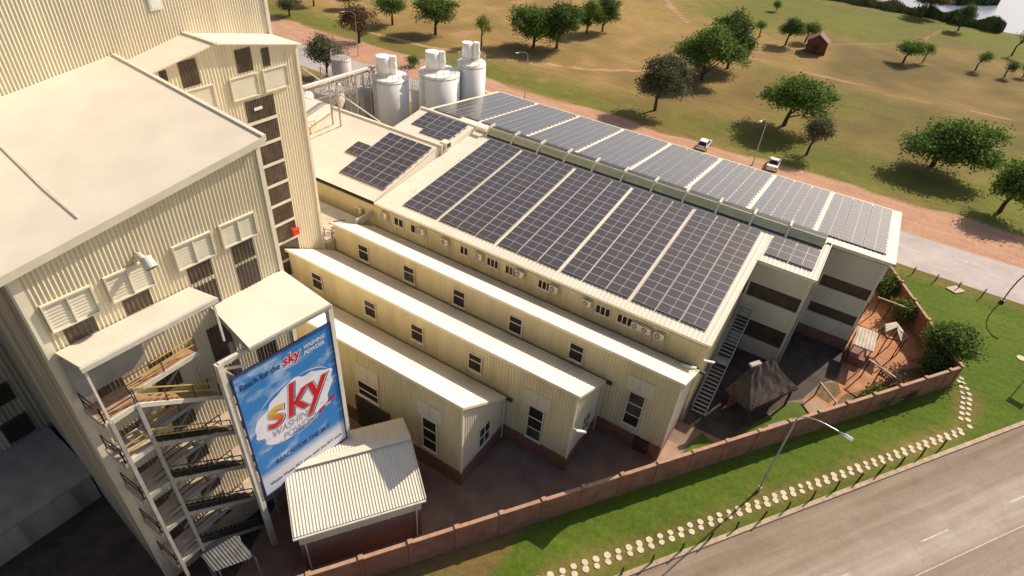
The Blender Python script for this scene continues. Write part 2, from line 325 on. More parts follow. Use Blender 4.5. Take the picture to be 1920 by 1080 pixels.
# front road: runs along DW, parallel to the perimeter wall
DW = V((.587, .8096, 0)).normalized(); NW = V((DW.y, -DW.x, 0))        # NW points towards the road
K0 = V((9.62, 39.72, 0))                                                # on the kerb line
def strip(o, a0, a1, b0, b1, z, mi=0, mb=None):
    mb = mb or MB(); p = lambda a, b: (K0 + DW * a + NW * b + V((0, 0, z)))
    return mb.quad(p(a0, b0), p(a0, b1), p(a1, b1), p(a1, b0))
def road_mat():
    m = bpy.data.materials.new('front_asphalt'); m.use_nodes = True; MATS['front_asphalt'] = m
    n = m.node_tree.nodes; l = m.node_tree.links; b = n['Principled BSDF']; b.inputs['Roughness'].default_value = .85; b.inputs['Specular IOR Level'].default_value = .2
    g = n.new('ShaderNodeNewGeometry'); mp = n.new('ShaderNodeMapping'); mp.vector_type = 'POINT'
    mp.inputs['Location'].default_value = (0, 0, 0); mp.inputs['Rotation'].default_value = (0, 0, -math.atan2(DW.y, DW.x)); l.new(g.outputs['Position'], mp.inputs[0])
    off = -(NW.dot(K0))
    sp = n.new('ShaderNodeSeparateXYZ'); l.new(mp.outputs[0], sp.inputs[0])      # x along the road, -y across it
    lat = n.new('ShaderNodeMath'); lat.operation = 'MULTIPLY_ADD'; l.new(sp.outputs[1], lat.inputs[0]); lat.inputs[1].default_value = -1; lat.inputs[2].default_value = off
    st = n.new('ShaderNodeMapping'); st.inputs['Scale'].default_value = (.05, .9, 1); l.new(mp.outputs[0], st.inputs[0])
    def nz(v, sc, d=7, r=.6):
        t = n.new('ShaderNodeTexNoise'); t.inputs['Scale'].default_value = sc; t.inputs['Detail'].default_value = d; t.inputs['Roughness'].default_value = r; l.new(v, t.inputs['Vector']); return t.outputs['Fac']
    n1 = nz(st.outputs[0], 1.0); n2 = nz(g.outputs['Position'], .35); n3 = nz(g.outputs['Position'], 3.0, 8, .7)
    band = n.new('ShaderNodeValToRGB'); cr = band.color_ramp; mr = n.new('ShaderNodeMapRange'); mr.inputs['From Max'].default_value = 12; l.new(lat.outputs[0], mr.inputs[0]); l.new(mr.outputs[0], band.inputs[0])
    cr.elements[0].position = .0; cr.elements[0].color = (.25, .25, .25, 1); cr.elements[1].position = 1; cr.elements[1].color = (.3, .3, .3, 1)
    for p_, v_ in ((.16, .2), (.30, .45), (.42, .75), (.55, .7), (.60, .35), (.75, .4)): e = cr.elements.new(p_); e.color = (v_, v_, v_, 1)
    def m2(op, a, b_):
        q = n.new('ShaderNodeMath'); q.operation = op
        for i, v in enumerate((a, b_)):
            if isinstance(v, (int, float)): q.inputs[i].default_value = v
            else: l.new(v, q.inputs[i])
        return q.outputs[0]
    f = m2('ADD', m2('MULTIPLY', n1, 1.3), m2('MULTIPLY', band.outputs[0], .8)); f = m2('ADD', f, m2('MULTIPLY', n2, .5)); mr2 = n.new('ShaderNodeMapRange'); mr2.inputs['From Min'].default_value = .8; mr2.inputs['From Max'].default_value = 1.75; l.new(f, mr2.inputs[0])
    r = n.new('ShaderNodeValToRGB'); r.color_ramp.elements[0].color = (.20, .145, .10, 1); r.color_ramp.elements[1].color = (.46, .39, .33, 1); e = r.color_ramp.elements.new(.45); e.color = (.30, .235, .18, 1); l.new(mr2.outputs[0], r.inputs[0])
    k = n.new('ShaderNodeMapRange'); k.inputs['To Min'].default_value = .8; k.inputs['To Max'].default_value = 1.2; l.new(n3, k.inputs[0]); cb = n.new('ShaderNodeCombineColor'); [l.new(k.outputs[0], cb.inputs[i]) for i in range(3)]
    mx = n.new('ShaderNodeMix'); mx.data_type = 'RGBA'; mx.blend_type = 'MULTIPLY'; mx.inputs[0].default_value = 1; l.new(r.outputs[0], mx.inputs[6]); l.new(cb.outputs[0], mx.inputs[7]); vo = n.new('ShaderNodeTexVoronoi'); vo.feature = 'DISTANCE_TO_EDGE'; vo.inputs['Scale'].default_value = .32; wv = n.new('ShaderNodeVectorMath'); wv.operation = 'MULTIPLY_ADD'; nv = n.new('ShaderNodeTexNoise'); nv.inputs['Scale'].default_value = .8; nv.inputs['Detail'].default_value = 5; l.new(g.outputs['Position'], nv.inputs['Vector']); l.new(nv.outputs['Color'], wv.inputs[0]); wv.inputs[1].default_value = (2.2, 2.2, 0); l.new(g.outputs['Position'], wv.inputs[2]); l.new(wv.outputs[0], vo.inputs['Vector'])
    ck = n.new('ShaderNodeMapRange'); ck.inputs['From Min'].default_value = .004; ck.inputs['From Max'].default_value = .018; ck.inputs['To Min'].default_value = .90; l.new(vo.outputs['Distance'], ck.inputs[0]); cc = n.new('ShaderNodeCombineColor'); [l.new(ck.outputs[0], cc.inputs[i]) for i in range(3)]
    m3_ = n.new('ShaderNodeMix'); m3_.data_type = 'RGBA'; m3_.blend_type = 'MULTIPLY'; m3_.inputs[0].default_value = 1; l.new(mx.outputs[2], m3_.inputs[6]); l.new(cc.outputs[0], m3_.inputs[7]); l.new(m3_.outputs[2], b.inputs['Base Color'])
road_mat()
ro = strip(None, -90, 70, .28, 60, .004).build('front_road', 'front_asphalt'); struct(ro)
mb = MB(); p = lambda a, b, z: K0 + DW * a + NW * b + V((0, 0, z))
for k in range(-40, 26):                                               # kerb stones
    a = k * 1.0
    mb.obox(p(a + .01, -.06, -.1), DW * .98, NW * .34, V((0, 0, .22)))
kb = mb.build('kerb', 'kerb'); struct(kb)
mk = MB()
for a in (-18.5, -8.5, 1.5, 11.5): mk.quad(p(a, 5.27, .012), p(a, 5.37, .012), p(a + 2.9, 5.37, .012), p(a + 2.9, 5.27, .012))
mk.quad(p(-60, 7.05, .012), p(-60, 7.11, .012), p(50, 7.11, .012), p(50, 7.05, .012))
struct(mk.build('lane_markings', 'road_paint'))

# back road along X
mb = MB(); mb.quad((-400, 78.1, .004), (300, 78.1, .004), (300, 87.0, .004), (-400, 87.0, .004)); struct(mb.build('back_road', 'asphalt_back'))
mk = MB(); z = .010
mk.quad((-200, 82.72, z), (120, 82.72, z), (120, 82.84, z), (-200, 82.84, z))
for k in range(-14, 12):
    x = 12.9 + k * 8; mk.quad((x, 80.28, z), (x + 2.7, 80.28, z), (x + 2.7, 80.38, z), (x, 80.38, z))
    mk.quad((x + 2.6, 86.1, z), (x + 5.9, 86.1, z), (x + 5.9, 86.2, z), (x + 2.6, 86.2, z))
mk.quad((15.5, 84.2, z), (17.0, 84.15, z), (17.0, 84.27, z), (15.5, 84.32, z)); mk.quad((17.5, 84.2, z), (19.2, 84.15, z), (19.2, 84.27, z), (17.5, 84.32, z))
mk.add(((16.6, 83.85, z), (17.4, 84.05, z), (16.6, 84.1, z)), ((0, 1, 2),)); mk.add(((17.6, 84.4, z), (18.3, 84.5, z), (17.7, 84.6, z)), ((0, 1, 2),))
struct(mk.build('road_markings', 'road_paint'))

# works yard and garden surfaces inside the wall
W0 = V((-9.1, 23.3, 0))
def wl_pt(a, b=0, z=0): return W0 + DW * a + NW * b + V((0, 0, z))
def flat(name, pts, z, m): mb = MB(); mb.add([(x, y, z) for x, y in pts], [tuple(range(len(pts)))]); return struct(mb.build(name, m))
a_, b_ = wl_pt(-60), wl_pt(42.3)
flat('yard_paving', [(a_.x, a_.y), (b_.x, b_.y), (8.4, 72), (-90, 72), (-90, -40)], .004, 'paving')
flat('hut_yard_shade', [(-3.7, 38.2), (.5, 38.4), (1.5, 38.7), (.6, 39.4), (3.4, 46.3), (4.4, 47.3), (5.4, 50.4), (6.7, 52.2), (6.7, 56.9), (1.5, 56.9), (1.5, 50.7), (-3.7, 50.7)], .008, 'shade_dark_paving')  # dark ground with the solar building's shadow also put into its colour
flat('yard_shade', [(-90, -40), (-24.5, -40), (-21.6, 4.0), (-23.5, 9.0), (-25.5, 14), (-41.5, 14), (-90, 14)], .008, 'shade_dark_paving')  # near-black patch: deep shade under the tall blocks put into the paving colour
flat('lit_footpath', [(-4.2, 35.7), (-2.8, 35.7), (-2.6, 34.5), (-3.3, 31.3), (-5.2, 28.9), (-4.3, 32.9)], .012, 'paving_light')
flat('inner_lawn', [(-2.6, 35.8), (-2.4, 34.6), (-1.5, 33.6), (.4, 36.3), (-.5, 37.6), (-2.0, 38.1)], .012, 'grass_lawn')
flat('inner_lawn', [(1.6, 38.6), (6.1, 44.8), (4.5, 46.8), (3.4, 46.2), (.5, 39.3)], .012, 'grass_lawn')
flat('garden_bed', [(6.4, 45.4), (15.6, 57.8), (8.6, 70.4), (6.8, 70.4), (6.8, 52), (4.5, 47.2)], .012, 'garden_soil')
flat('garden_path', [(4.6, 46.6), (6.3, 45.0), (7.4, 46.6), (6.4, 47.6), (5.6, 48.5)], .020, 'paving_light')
flat('dark_soil', [(5.4, 48.6), (6.6, 48.2), (7.3, 50.4), (6.8, 51.6), (5.2, 50.3)], .020, 'mulch')
flat('dark_soil', [(8.2, 48.4), (10.6, 51.6), (9.2, 52.3), (7.6, 50.3), (7.2, 48.9)], .020, 'mulch')
flat('dark_soil', [(11.6, 53.6), (14.2, 57.0), (13.2, 58.8), (11.6, 57.2), (11.0, 55.0)], .020, 'mulch')

# ================================================================ TALL FACTORY BLOCKS (left)
def wall_face(mb, a, b, zb, zt, pitch=.25, d=.04):
    """corrugated wall from a to b (xy), outside on the right of a->b; zt may be a function of s"""
    a, b = V((*a, 0)), V((*b, 0)); L = (b - a).length; u = (b - a) / L; n = V((u.y, -u.x, 0))
    f = zt if callable(zt) else (lambda s: zt)
    mb.corr(a + V((0, 0, zb)), u, L, lambda s: (0, 0, f(s) - zb), n, pitch, d); return u, n, L
def on_wall(a, u, n, s, z, d): return V((a[0], a[1], 0)) + u * s + n * d + V((0, 0, z))
def louvre(parent, a, u, n, s0, s1, z0, z1, slats=9, halves=2, open_half=None):
    f = MB(); d0 = .03
    for (q0, q1, r0, r1) in ((s0 - .06, s1 + .06, z1, z1 + .07), (s0 - .06, s1 + .06, z0 - .07, z0), (s0 - .06, s0, z0, z1), (s1, s1 + .06, z0, z1)):
        f.obox(on_wall(a, u, n, q0, r0, d0), u * (q1 - q0), n * .16, V((0, 0, r1 - r0)))
    if halves == 2:
        sm_ = (s0 + s1) / 2; f.obox(on_wall(a, u, n, sm_ - .03, z0, d0), u * .06, n * .15, V((0, 0, z1 - z0)))
    lo = f.build('louvre', 'cream_trim', parent)
    bl = MB(); h = (z1 - z0) / slats
    for k in range(slats):
        z_ = z0 + k * h
        bl.obox(on_wall(a, u, n, s0, z_, .115), u * (s1 - s0), n * .012, V((0, 0, h * .97)) - n * .03)
    stuff(bl.build('slats', 'cream_trim', lo))
    bk = MB(); bk.obox(on_wall(a, u, n, s0, z0, .015), u * (s1 - s0), n * .02, V((0, 0, z1 - z0))); bk.build('backing', 'steel_dark' if open_half else 'cream_trim', lo)
    return lo
def brown_strip(parent, a, u, n, s0, s1, z0, z1, name='light_strip'):
    mb = MB(); mb.corr(on_wall(a, u, n, s0, z0, .05), u, s1 - s0, lambda s: (0, 0, z1 - z0), n, .22, .03)
    o = mb.build(name, 'brown_sheet', parent); return o

# --- tall rear block T1
t1 = thing('factory_tower', 'tallest corrugated cream factory block filling the top left corner', 'building', (-50, 10, 0))
mb = MB(); wall_face(mb, (-41.6, -30), (-41.6, 32.3), 14, 37, .215, .042); mb.build('wall', 'tower_wall', t1)
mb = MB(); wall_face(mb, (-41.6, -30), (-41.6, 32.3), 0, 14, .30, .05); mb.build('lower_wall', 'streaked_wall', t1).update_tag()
mb = MB(); wall_face(mb, (-41.6, 32.3), (-62, 33.0), 0, 37, .30, .06); wall_face(mb, (-62, 33.0), (-62, -30), 0, 37, .6, .06); wall_face(mb, (-62, -30), (-41.6, -30), 0, 37, .6, .06); mb.build('side_wall', 'tower_wall', t1)
mb = MB(); mb.bx((-62.2, -30.2, 37), (-41.35, 32.55, 37.3)); mb.build('roof', 'cream_roof', t1)
mb = MB(); mb.bx((-41.62, 32.15, 0), (-41.44, 32.42, 37)); mb.build('corner_trim', 'cream_trim', t1)
wn = MB().bx((-41.56, 23.4, 28.36), (-41.48, 24.2, 30.4)).build('window', 'white_paint', t1)
MB().bx((-41.48, 23.5, 28.48), (-41.465, 24.1, 30.3)).build('pane', 'white_paint', wn)
for (y0, y1, z0, z1) in ((5.4, 6.9, 3.3, 5.0), (5.4, 6.85, 1.55, 2.7), (2.6, 4.2, 3.3, 5.0), (-.2, 1.4, 3.3, 5.0), (5.4, 6.9, 6.6, 8.0), (2.4, 4.2, 6.6, 8.0)):
    w_ = MB(); 
    w_.bx((-41.56, y0 - .08, z1), (-41.46, y1 + .08, z1 + .08)).bx((-41.56, y0 - .08, z0 - .08), (-41.46, y1 + .08, z0)).bx((-41.56, y0 - .08, z0), (-41.46, y0, z1)).bx((-41.56, y1, z0), (-41.46, y1 + .08, z1))
    w_ = w_.build('window', 'steel_dark', t1); MB().bx((-41.55, y0, z0), (-41.50, y1, z1)).build('pane', 'glass_dark', w_)

# --- gabled block T2 in front of it
a2 = (-39.27, 17.5); b2 = (-38.48, 31.9)
t2 = thing('gabled_tower', 'corrugated cream tower with low gable roof and brown window strip', 'building', (-39.5, 26, 0))
def z2(s): y = 17.5 + s; return 26.5 - abs(y - 25.3) * (.197 if y > 25.3 else .19)
mb = MB(); u2, n2, L2 = wall_face(mb, a2, b2, 0, z2, .25, .04); mb.build('wall', 'tower_wall', t2)
mb = MB(); wall_face(mb, b2, (-41.6, 32.1), 0, z2(14.4), .25, .04); mb.build('side_wall', 'tower_wall', t2)
mb = MB()
rd = V((-38.3, 25.3, 26.62)); bk = V((-3.5, 0, 0))
for e in (V((-38.05, 32.25, 25.23)), V((-38.85, 17.3, 25.05))):
    rf = rd + V((0, 0, 0)); d_ = e - rf
    mb.obox(rf, d_, bk, V((0, 0, -.09)))
mb.build('roof', 'cream_roof', t2)
MB().bar(rd + V((.1, 0, .05)), rd + bk + V((.1, 0, .05)), .3, .08).build('ridge_cap', 'cream_trim', t2)
MB().bar(V((*b2, 0)) + V((.02, .02, 0)), V((*b2, 25.15)) + V((.02, .02, 0)), .22, .22).build('corner_trim', 'cream_trim', t2)
ss = lambda y: y - 17.5
for (y0, y1, z0, z1) in ((26.85, 28.15, 24.15, 25.75), (28.95, 29.6, 24.15, 25.45), (22.75, 24.0, 24.15, 25.85), (21.4, 21.9, 24.25, 25.55)):
    brown_strip(t2, a2, u2, n2, ss(y0), ss(y1), z0, z1)
for (y0, y1, z0, z1) in ((26.1, 28.2, 22.4, 23.9), (28.8, 30.8, 22.4, 23.9), (22.7, 24.7, 22.4, 23.9)):
    louvre(t2, a2, u2, n2, ss(y0), ss(y1), z0, z1, 11, 1)
for k in range(11):
    z1 = 22.05 - k * 1.83; z0 = z1 - 1.58
    if z0 < 2: break
    brown_strip(t2, a2, u2, n2, ss(26.85), ss(29.35), z0, z1)
    MB().obox(on_wall(a2, u2, n2, ss(26.8), z0 - .24, .05), u2 * 2.6, n2 * .07, V((0, 0, .22))).build('transom', 'cream_trim', t2)
MB().obox(on_wall(a2, u2, n2, ss(27.5), 21.25, .1), u2 * .7, n2 * .04, V((0, 0, .22))).build('sign_plate', 'white_paint', t2)
rb = thing('alarm_box', 'small red box on a bracket beside the brown window strip', 'alarm box', on_wall(a2, u2, n2, ss(29.0), 9.6, .1))
q = on_wall(a2, u2, n2, ss(28.8), 9.7, .1); MB().obox(q, u2 * .55, n2 * .35, V((0, 0, .5))).build('box', 'red_box', rb)
MB().obox(q + V((0, 0, .5)) - u2 * .06, u2 * .67, n2 * .42, V((0, 0, .07))).build('hood', 'red_box', rb)
MB().tube(q + n2 * .2 + V((0, 0, .57)), q + n2 * .2 + V((0, 0, .8)), .1).build('beacon', 'red_box', rb)

# --- front block T3
A3 = (-26.4, 6.1); B3 = (-25.6, 18.0); C3 = (-41.6, 20.0); D3 = (-41.6, 8.0)
t3 = thing('front_factory_block', 'cream corrugated factory block with a row of four louvres above the stairs', 'building', (-33, 13, 0))
def zr3(x, y): return 24.35 + .152 * (y - 6.1) - .030 * max(0, (-26 - x)) * (y - 6.1) / 12 * .6
mb = MB(); u3, n3, L3 = wall_face(mb, A3, B3, 17.5, lambda s: zr3(-26, 6.1 + s) - .05, .195, .046); mb.build('wall', 'tower_wall', t3)
mb = MB(); wall_face(mb, A3, B3, 0, 17.5, .195, .05); mb.build('lower_wall', 'tower_wall', t3)
mb = MB(); wall_face(mb, B3, C3, 0, lambda s: zr3(-26 - s, 18 + s * .12) - .05, .25, .045); mb.build('side_wall', 'tower_wall', t3)
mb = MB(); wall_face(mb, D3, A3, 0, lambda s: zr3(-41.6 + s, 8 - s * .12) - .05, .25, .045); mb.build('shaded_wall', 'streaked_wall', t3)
mb = MB(); mb.prism([(-26.05, 5.75), (-25.25, 18.25), (-41.6, 20.25), (-41.6, 7.7)], lambda x, y: zr3(x, y) - .02, lambda x, y: zr3(x, y) + .12); mb.build('roof', 'cream_roof', t3)
mb = MB()
mb.obox(V((-26.03, 5.72, zr3(-26, 5.7) - .2)), V((.8, 12.5, zr3(-26, 18.2) - zr3(-26, 5.7))), V((.05, 0, 0)), V((0, 0, .38))); mb.build('fascia', 'cream_trim', t3)
mb = MB(); e0 = V((-25.3, 18.27, zr3(-26, 18.2) + .05)); e1 = V((-41.5, 20.27, zr3(-41, 20.2) + .05)); mb.bar(e0, e1, .22, .3); mb.build('roof_edge_flashing', 'cream_trim', t3)
mb = MB(); y_ = 9.7; mb.bar((-27.0, y_ - .1, zr3(-27, y_) + .13), (-41.5, y_ + 1.9, zr3(-41.5, y_ + 1.9) + .13), .05, .03); mb.build('roof_seam', 'coping_pale', t3)
MB().obox(V((A3[0] - .35, A3[1] - .03, 0)), V((.42, 0, 0)), V((0, .4, 0)), V((0, 0, 24.2))).build('corner_trim', 'cream_trim', t3)
MB().obox(V((B3[0] - .1, B3[1] - .22, 0)), V((.2, 0, 0)), V((0, .26, 0)), V((0, 0, 26.0))).build('corner_trim', 'cream_trim', t3)
for i, s0 in enumerate((.62, 3.2, 6.4, 8.9)):
    louvre(t3, A3, u3, n3, s0, s0 + 1.9, 20.95 + .07 * i, 22.3 + .04 * i, 8, 2)
    brown_strip(t3, A3, u3, n3, s0 + .33, s0 + 1.6, 19.95 if i != 3 else 19.85, 20.86 + .07 * i)
    brown_strip(t3, A3, u3, n3, s0 + .33, s0 + 1.6, 18.1, 19.65)
    for k in range(5): brown_strip(t3, A3, u3, n3, s0 + .33, s0 + 1.6, 2 + k * 3.1, 4.4 + k * 3.1)
vp = thing('vent_pipe', 'grey capped exhaust pipe sticking out above a louvre on the wall', 'pipe', on_wall(A3, u3, n3, 4.85, 22.75, 0))
q = on_wall(A3, u3, n3, 4.85, 22.75, 0)
MB().tube(q, q + n3 * 1.0, .17, n=14).build('duct', 'steel_white', vp, True)
cw = MB(); cw.tube(q + n3 * .75 + V((0, 0, .18)), q + n3 * 1.12 + V((0, 0, -.22)), .27, .3, n=16); cw.build('cowl', 'steel_white', vp)
MB().tube(q + n3 * 1.121 + V((0, 0, -.221)), q + n3 * 1.125 + V((0, 0, -.225)), .26, n=16).build('mouth', 'steel_dark', vp)

# --- stair tower on the front of T3
st = thing('stair_tower', 'open steel stair tower with stacked landings under a cream canopy', 'stairs', (-25, 9, 0))
LV = [16.55, 13.55, 10.5, 7.25, 3.85]; XI, XO = -25.95, -24.35
for (x, y, zt, m_) in ((XO, 6.55, LV[0] - .05, 'steel_grey'), (XO, 7.85, LV[0] - .05, 'steel_grey'), (XO, 13.1, LV[0], 'steel_grey')):
    MB().bx((x - .09, y - .09, 0), (x + .09, y + .09, zt)).build('column', m_, st)
def deck(y0, y1, z, x0=XI, x1=XO, m='deck'):
    MB().bx((x0, y0, z - .07), (x1, y1, z)).build('landing', m, st)
    MB().bx((x1 - .06, y0, z - .28), (x1 + .04, y1, z + .02)).build('edge_beam', 'steel_white' if z > 12 else 'steel_grey', st)
    MB().bx((x0, y0 - .06, z - .28), (x1 - .06, y0 + .04, z + .02)).build('edge_beam', 'steel_grey', st)
def rail(pts, h=1.0, m='yellow_rail', post='steel_dark', step=1.25):
    for a, b in zip(pts, pts[1:]):
        a, b = V(a), V(b)
        for q in (h, h * .55): MB().bar(a + V((0, 0, q)), b + V((0, 0, q)), .05).build('handrail', m, st)
        n_ = max(1, int((b - a).length / step))
        for k in range(n_ + 1): c = a.lerp(b, k / n_); MB().bar(c, c + V((0, 0, h)), .05).build('rail_post', post, st)
for i, z in enumerate(LV):
    ym = 'yellow_rail' if i < 2 else 'steel_dark'
    deck(6.3, 7.9, z, m='deck' if i == 0 else 'deck_pale')
    if i: deck(11.8, 13.2, z - .02, m='deck_pale')
    MB().bx((XI, 7.9, z - .1), (XI + .72, 11.8, z - .04)).build('walkway', 'deck' if i == 0 else 'deck_pale', st); MB().bx((XI + .72, 7.9, z - .3), (XI + .80, 11.8, z - .02)).build('edge_beam', 'steel_white' if i == 0 else 'steel_grey', st)
    rail([(XI + .76, 8.0, z - .04), (XI + .76, 11.7, z - .04)], 1.0, ym)
    rail([(XO, 6.35, z), (XO, 7.8, z)], 1.0, ym if i else 'steel_dark'); rail([(XI, 6.35, z), (XO, 6.35, z)], 1.0, 'steel_dark')
    z2_ = LV[i + 1] if i + 1 < len(LV) else .6
    for x in (XO - .78, XO): MB().bar((x, 7.85, z - .14), (x, 11.8, z2_ - .1), .07, .24).build('stringer', 'steel_white' if i == 0 else 'steel_grey', st)
    tr = MB(); n_ = 13
    for k in range(1, n_): t = k / n_; y = 7.9 + 3.9 * t; zz = z + (z2_ - z) * t; tr.bx((XO - .75, y - .13, zz - .03), (XO - .03, y + .13, zz))
    stuff(tr.build('treads', 'deck' if i == 0 else 'steel_dark', st))
    rail([(XO, 7.9, z), (XO, 11.8, z2_)], 1.0, ym)
    MB().bar((XI + .1, 7.9, max(.1, z - 3.1)), (XI + .1, 11.8, z - .2), .1, .1).build('brace', 'steel_grey', st)
mb = MB(); mb.corr((-26.3, 6.4, 19.9), (.067, 1, 0), 6.3, lambda s: (2.25, 0, .42), V((-.18, 0, 1)), .35, .002); mb.obox((-26.3, 6.4, 19.8), V((.42, 6.28, 0)), V((2.25, 0, .42)), V((0, 0, .08)))
cp = mb.build('canopy', 'cream_roof', st); MB().bar((-24.02, 6.35, 20.17), (-23.6, 12.72, 20.17), .1, .25).build('canopy_fascia', 'steel_white', cp)
MB().bar((-24.15, 6.5, LV[0]), (-24.15, 6.5, 20.1), .1).build('canopy_post', 'steel_white', st); MB().bar((-23.75, 12.5, 17.5), (-23.75, 12.5, 20.1), .1).build('canopy_post', 'steel_white', st)
MB().bx((-26.1, 6.4, 17.0), (-26.05, 9.6, 19.6)).build('cladding_panel', 'concrete_grey', st)

# --- billboard, its frame and its canopy
BL = V((-22.83, 11.8, 5.35)); BR = V((-22.08, 17.91, 5.35)); ub = (BR - BL).normalized(); BW = (BR - BL).length; nb = V((ub.y, -ub.x, 0)); BH = 10.4
bb = thing('billboard', 'tall blue washing powder billboard on a white steel frame', 'billboard', (BL.x, BL.y, 0))
def bp_(u, v, d): return BL + ub * u + V((0, 0, v)) + nb * d
def bmat(name, base, cloud, sc, lo, hi):
    m = bpy.data.materials.new(name); m.use_nodes = True; MATS[name] = m
    n = m.node_tree.nodes; l = m.node_tree.links; b = n['Principled BSDF']; b.inputs['Roughness'].default_value = .55
    g = n.new('ShaderNodeNewGeometry'); mp = n.new('ShaderNodeMapping'); mp.inputs['Scale'].default_value = (1, 1, 1.9); mp.inputs['Rotation'].default_value = (.35, 0, 0); l.new(g.outputs['Position'], mp.inputs[0])
    t = n.new('ShaderNodeTexNoise'); t.inputs['Scale'].default_value = sc; t.inputs['Detail'].default_value = 7; t.inputs['Roughness'].default_value = .55; l.new(mp.outputs[0], t.inputs['Vector'])
    r = n.new('ShaderNodeValToRGB'); r.color_ramp.elements[0].position = lo; r.color_ramp.elements[1].position = hi; r.color_ramp.elements[0].color = (*base, 1); r.color_ramp.elements[1].color = (*cloud, 1)
    l.new(t.outputs['Fac'], r.inputs[0])
    if name == 'print_sky':          # printed white fade along the bottom of the poster
        s = n.new('ShaderNodeSeparateXYZ'); l.new(g.outputs['Position'], s.inputs[0])
        k = n.new('ShaderNodeMapRange'); k.inputs['From Min'].default_value = 5.35 + 2.1; k.inputs['From Max'].default_value = 5.35 + 1.4; l.new(s.outputs[2], k.inputs[0])
        mx = n.new('ShaderNodeMix'); mx.data_type = 'RGBA'; l.new(k.outputs[0], mx.inputs[0]); l.new(r.outputs[0], mx.inputs[6]); mx.inputs[7].default_value = (.72, .72, .80, 1); l.new(mx.outputs[2], b.inputs['Base Color'])
    else: l.new(r.outputs[0], b.inputs['Base Color'])
bmat('print_sky', (.03, .225, .60), (.55, .70, .90), .55, .52, .76)
bmat('print_foam', (.70, .70, .84), (.88, .86, .92), 1.0, .30, .48)
mat('print_white', (.82, .82, .86), .5, .02, 1); mat('print_red', (.62, .015, .03), .5, .03, 1); mat('print_navy', (.02, .05, .16), .5, .03, 1); mat('print_grey', (.42, .42, .47), .5, .03, 1); mat('print_yellow', (.80, .45, .03), .5, .05, 1)
def sgrad():
    m = bpy.data.materials.new('print_s'); m.use_nodes = True; MATS['print_s'] = m; n = m.node_tree.nodes; l = m.node_tree.links; b = n['Principled BSDF']; b.inputs['Roughness'].default_value = .5
    g = n.new('ShaderNodeNewGeometry'); s = n.new('ShaderNodeSeparateXYZ'); l.new(g.outputs['Position'], s.inputs[0])
    k = n.new('ShaderNodeMapRange'); k.inputs['From Min'].default_value = 5.35 + 5.4; k.inputs['From Max'].default_value = 5.35 + 6.7; l.new(s.outputs[2], k.inputs[0])
    r = n.new('ShaderNodeValToRGB'); r.color_ramp.elements[0].color = (.62, .02, .03, 1); r.color_ramp.elements[1].color = (.75, .55, .05, 1); e = r.color_ramp.elements.new(.5); e.color = (.78, .26, .02, 1); l.new(k.outputs[0], r.inputs[0]); l.new(r.outputs[0], b.inputs['Base Color'])
sgrad()
MB().obox(bp_(0, 0, -.08), ub * BW, V((0, 0, BH)), nb * .08).build('poster', 'print_sky', bb)
mb = MB()
for (u0, u1, v0, v1) in ((-.07, BW + .07, -.07, 0), (-.07, BW + .07, BH, BH + .07), (-.07, 0, 0, BH), (BW, BW + .07, 0, BH)): mb.obox(bp_(u0, v0, -.1), ub * (u1 - u0), V((0, 0, v1 - v0)), nb * .16)
mb.build('border', 'print_navy', bb)
el = []; fo = MB(); nn_ = 72
for i in range(nn_):
    t = 2 * math.pi * i / nn_; rr = 1 + .05 * math.sin(5 * t + 1) + .035 * math.sin(11 * t) + .02 * math.sin(17 * t)
    x, y = 2.75 * rr * math.cos(t), 2.0 * rr * math.sin(t); c, s = math.cos(.32), math.sin(.32)
    el.append(bp_(3.12 + x * c - y * s, 5.75 + x * s + y * c, .004))
fo.add(el, [tuple(range(nn_))]); fo.build('foam_cloud', 'print_foam', bb)
sw = MB()
for r0, d0 in ((1.10, .2), (1.16, 1.2), (1.07, 3.4), (1.13, 4.3)):
    for i in range(14):
        t0 = d0 + i * .075; t1 = t0 + .075; c, s = math.cos(.32), math.sin(.32); P = []
        for t, q in ((t0, r0), (t1, r0), (t1, r0 + .03 * math.sin(math.pi * (i + 1) / 14)), (t0, r0 + .03 * math.sin(math.pi * i / 14))):
            x, y = 2.6 * q * math.cos(t), 1.95 * q * math.sin(t); P.append(bp_(min(BW - .05, max(.05, 3.12 + x * c - y * s)), 5.75 + x * s + y * c, .008))
        sw.quad(*P)
sw.build('swirls', 'print_white', bb)
def text(body, u, v, size, width, m, d, name='lettering', shear=0.0, bold=0.0, parent=None):
    cu = bpy.data.curves.new('t', 'FONT'); cu.body = body; cu.size = size; cu.shear = shear; cu.offset = bold; cu.resolution_u = 6
    o = bpy.data.objects.new('t', cu); C.objects.link(o); bpy.context.view_layer.update()
    me = bpy.data.meshes.new_from_object(o.evaluated_get(bpy.context.evaluated_depsgraph_get())); bpy.data.objects.remove(o); bpy.data.curves.remove(cu)
    xs = [q.co.x for q in me.vertices]; x0, x1 = min(xs), max(xs); k = width / (x1 - x0) if width else 1
    off = OFF[bb.name]
    for q in me.vertices: q.co = bp_(u + (q.co.x - x0) * k, v + q.co.y, d) - off
    me.name = name; me.materials.clear(); me.materials.append(MATS[m]); ob = bpy.data.objects.new(name, me); C.objects.link(ob); ob.parent = parent or bb; OFF[ob.name] = off; return ob
text('Reach for the', .25, 9.28, .62, 2.45, 'print_navy', .010, bold=.012)
text('sky', 2.84, 9.27, 1.0, 1.3, 'print_white', .010, shear=.2, bold=.07); text('sky', 2.86, 9.27, 1.0, 1.22, 'print_red', .014, shear=.2, bold=.03)
text('WASHING', 4.3, 9.62, .42, 1.45, 'print_white', .010, shear=.2, bold=.01); text('POWDER', 4.25, 9.18, .42, 1.4, 'print_white', .010, shear=.2, bold=.01)
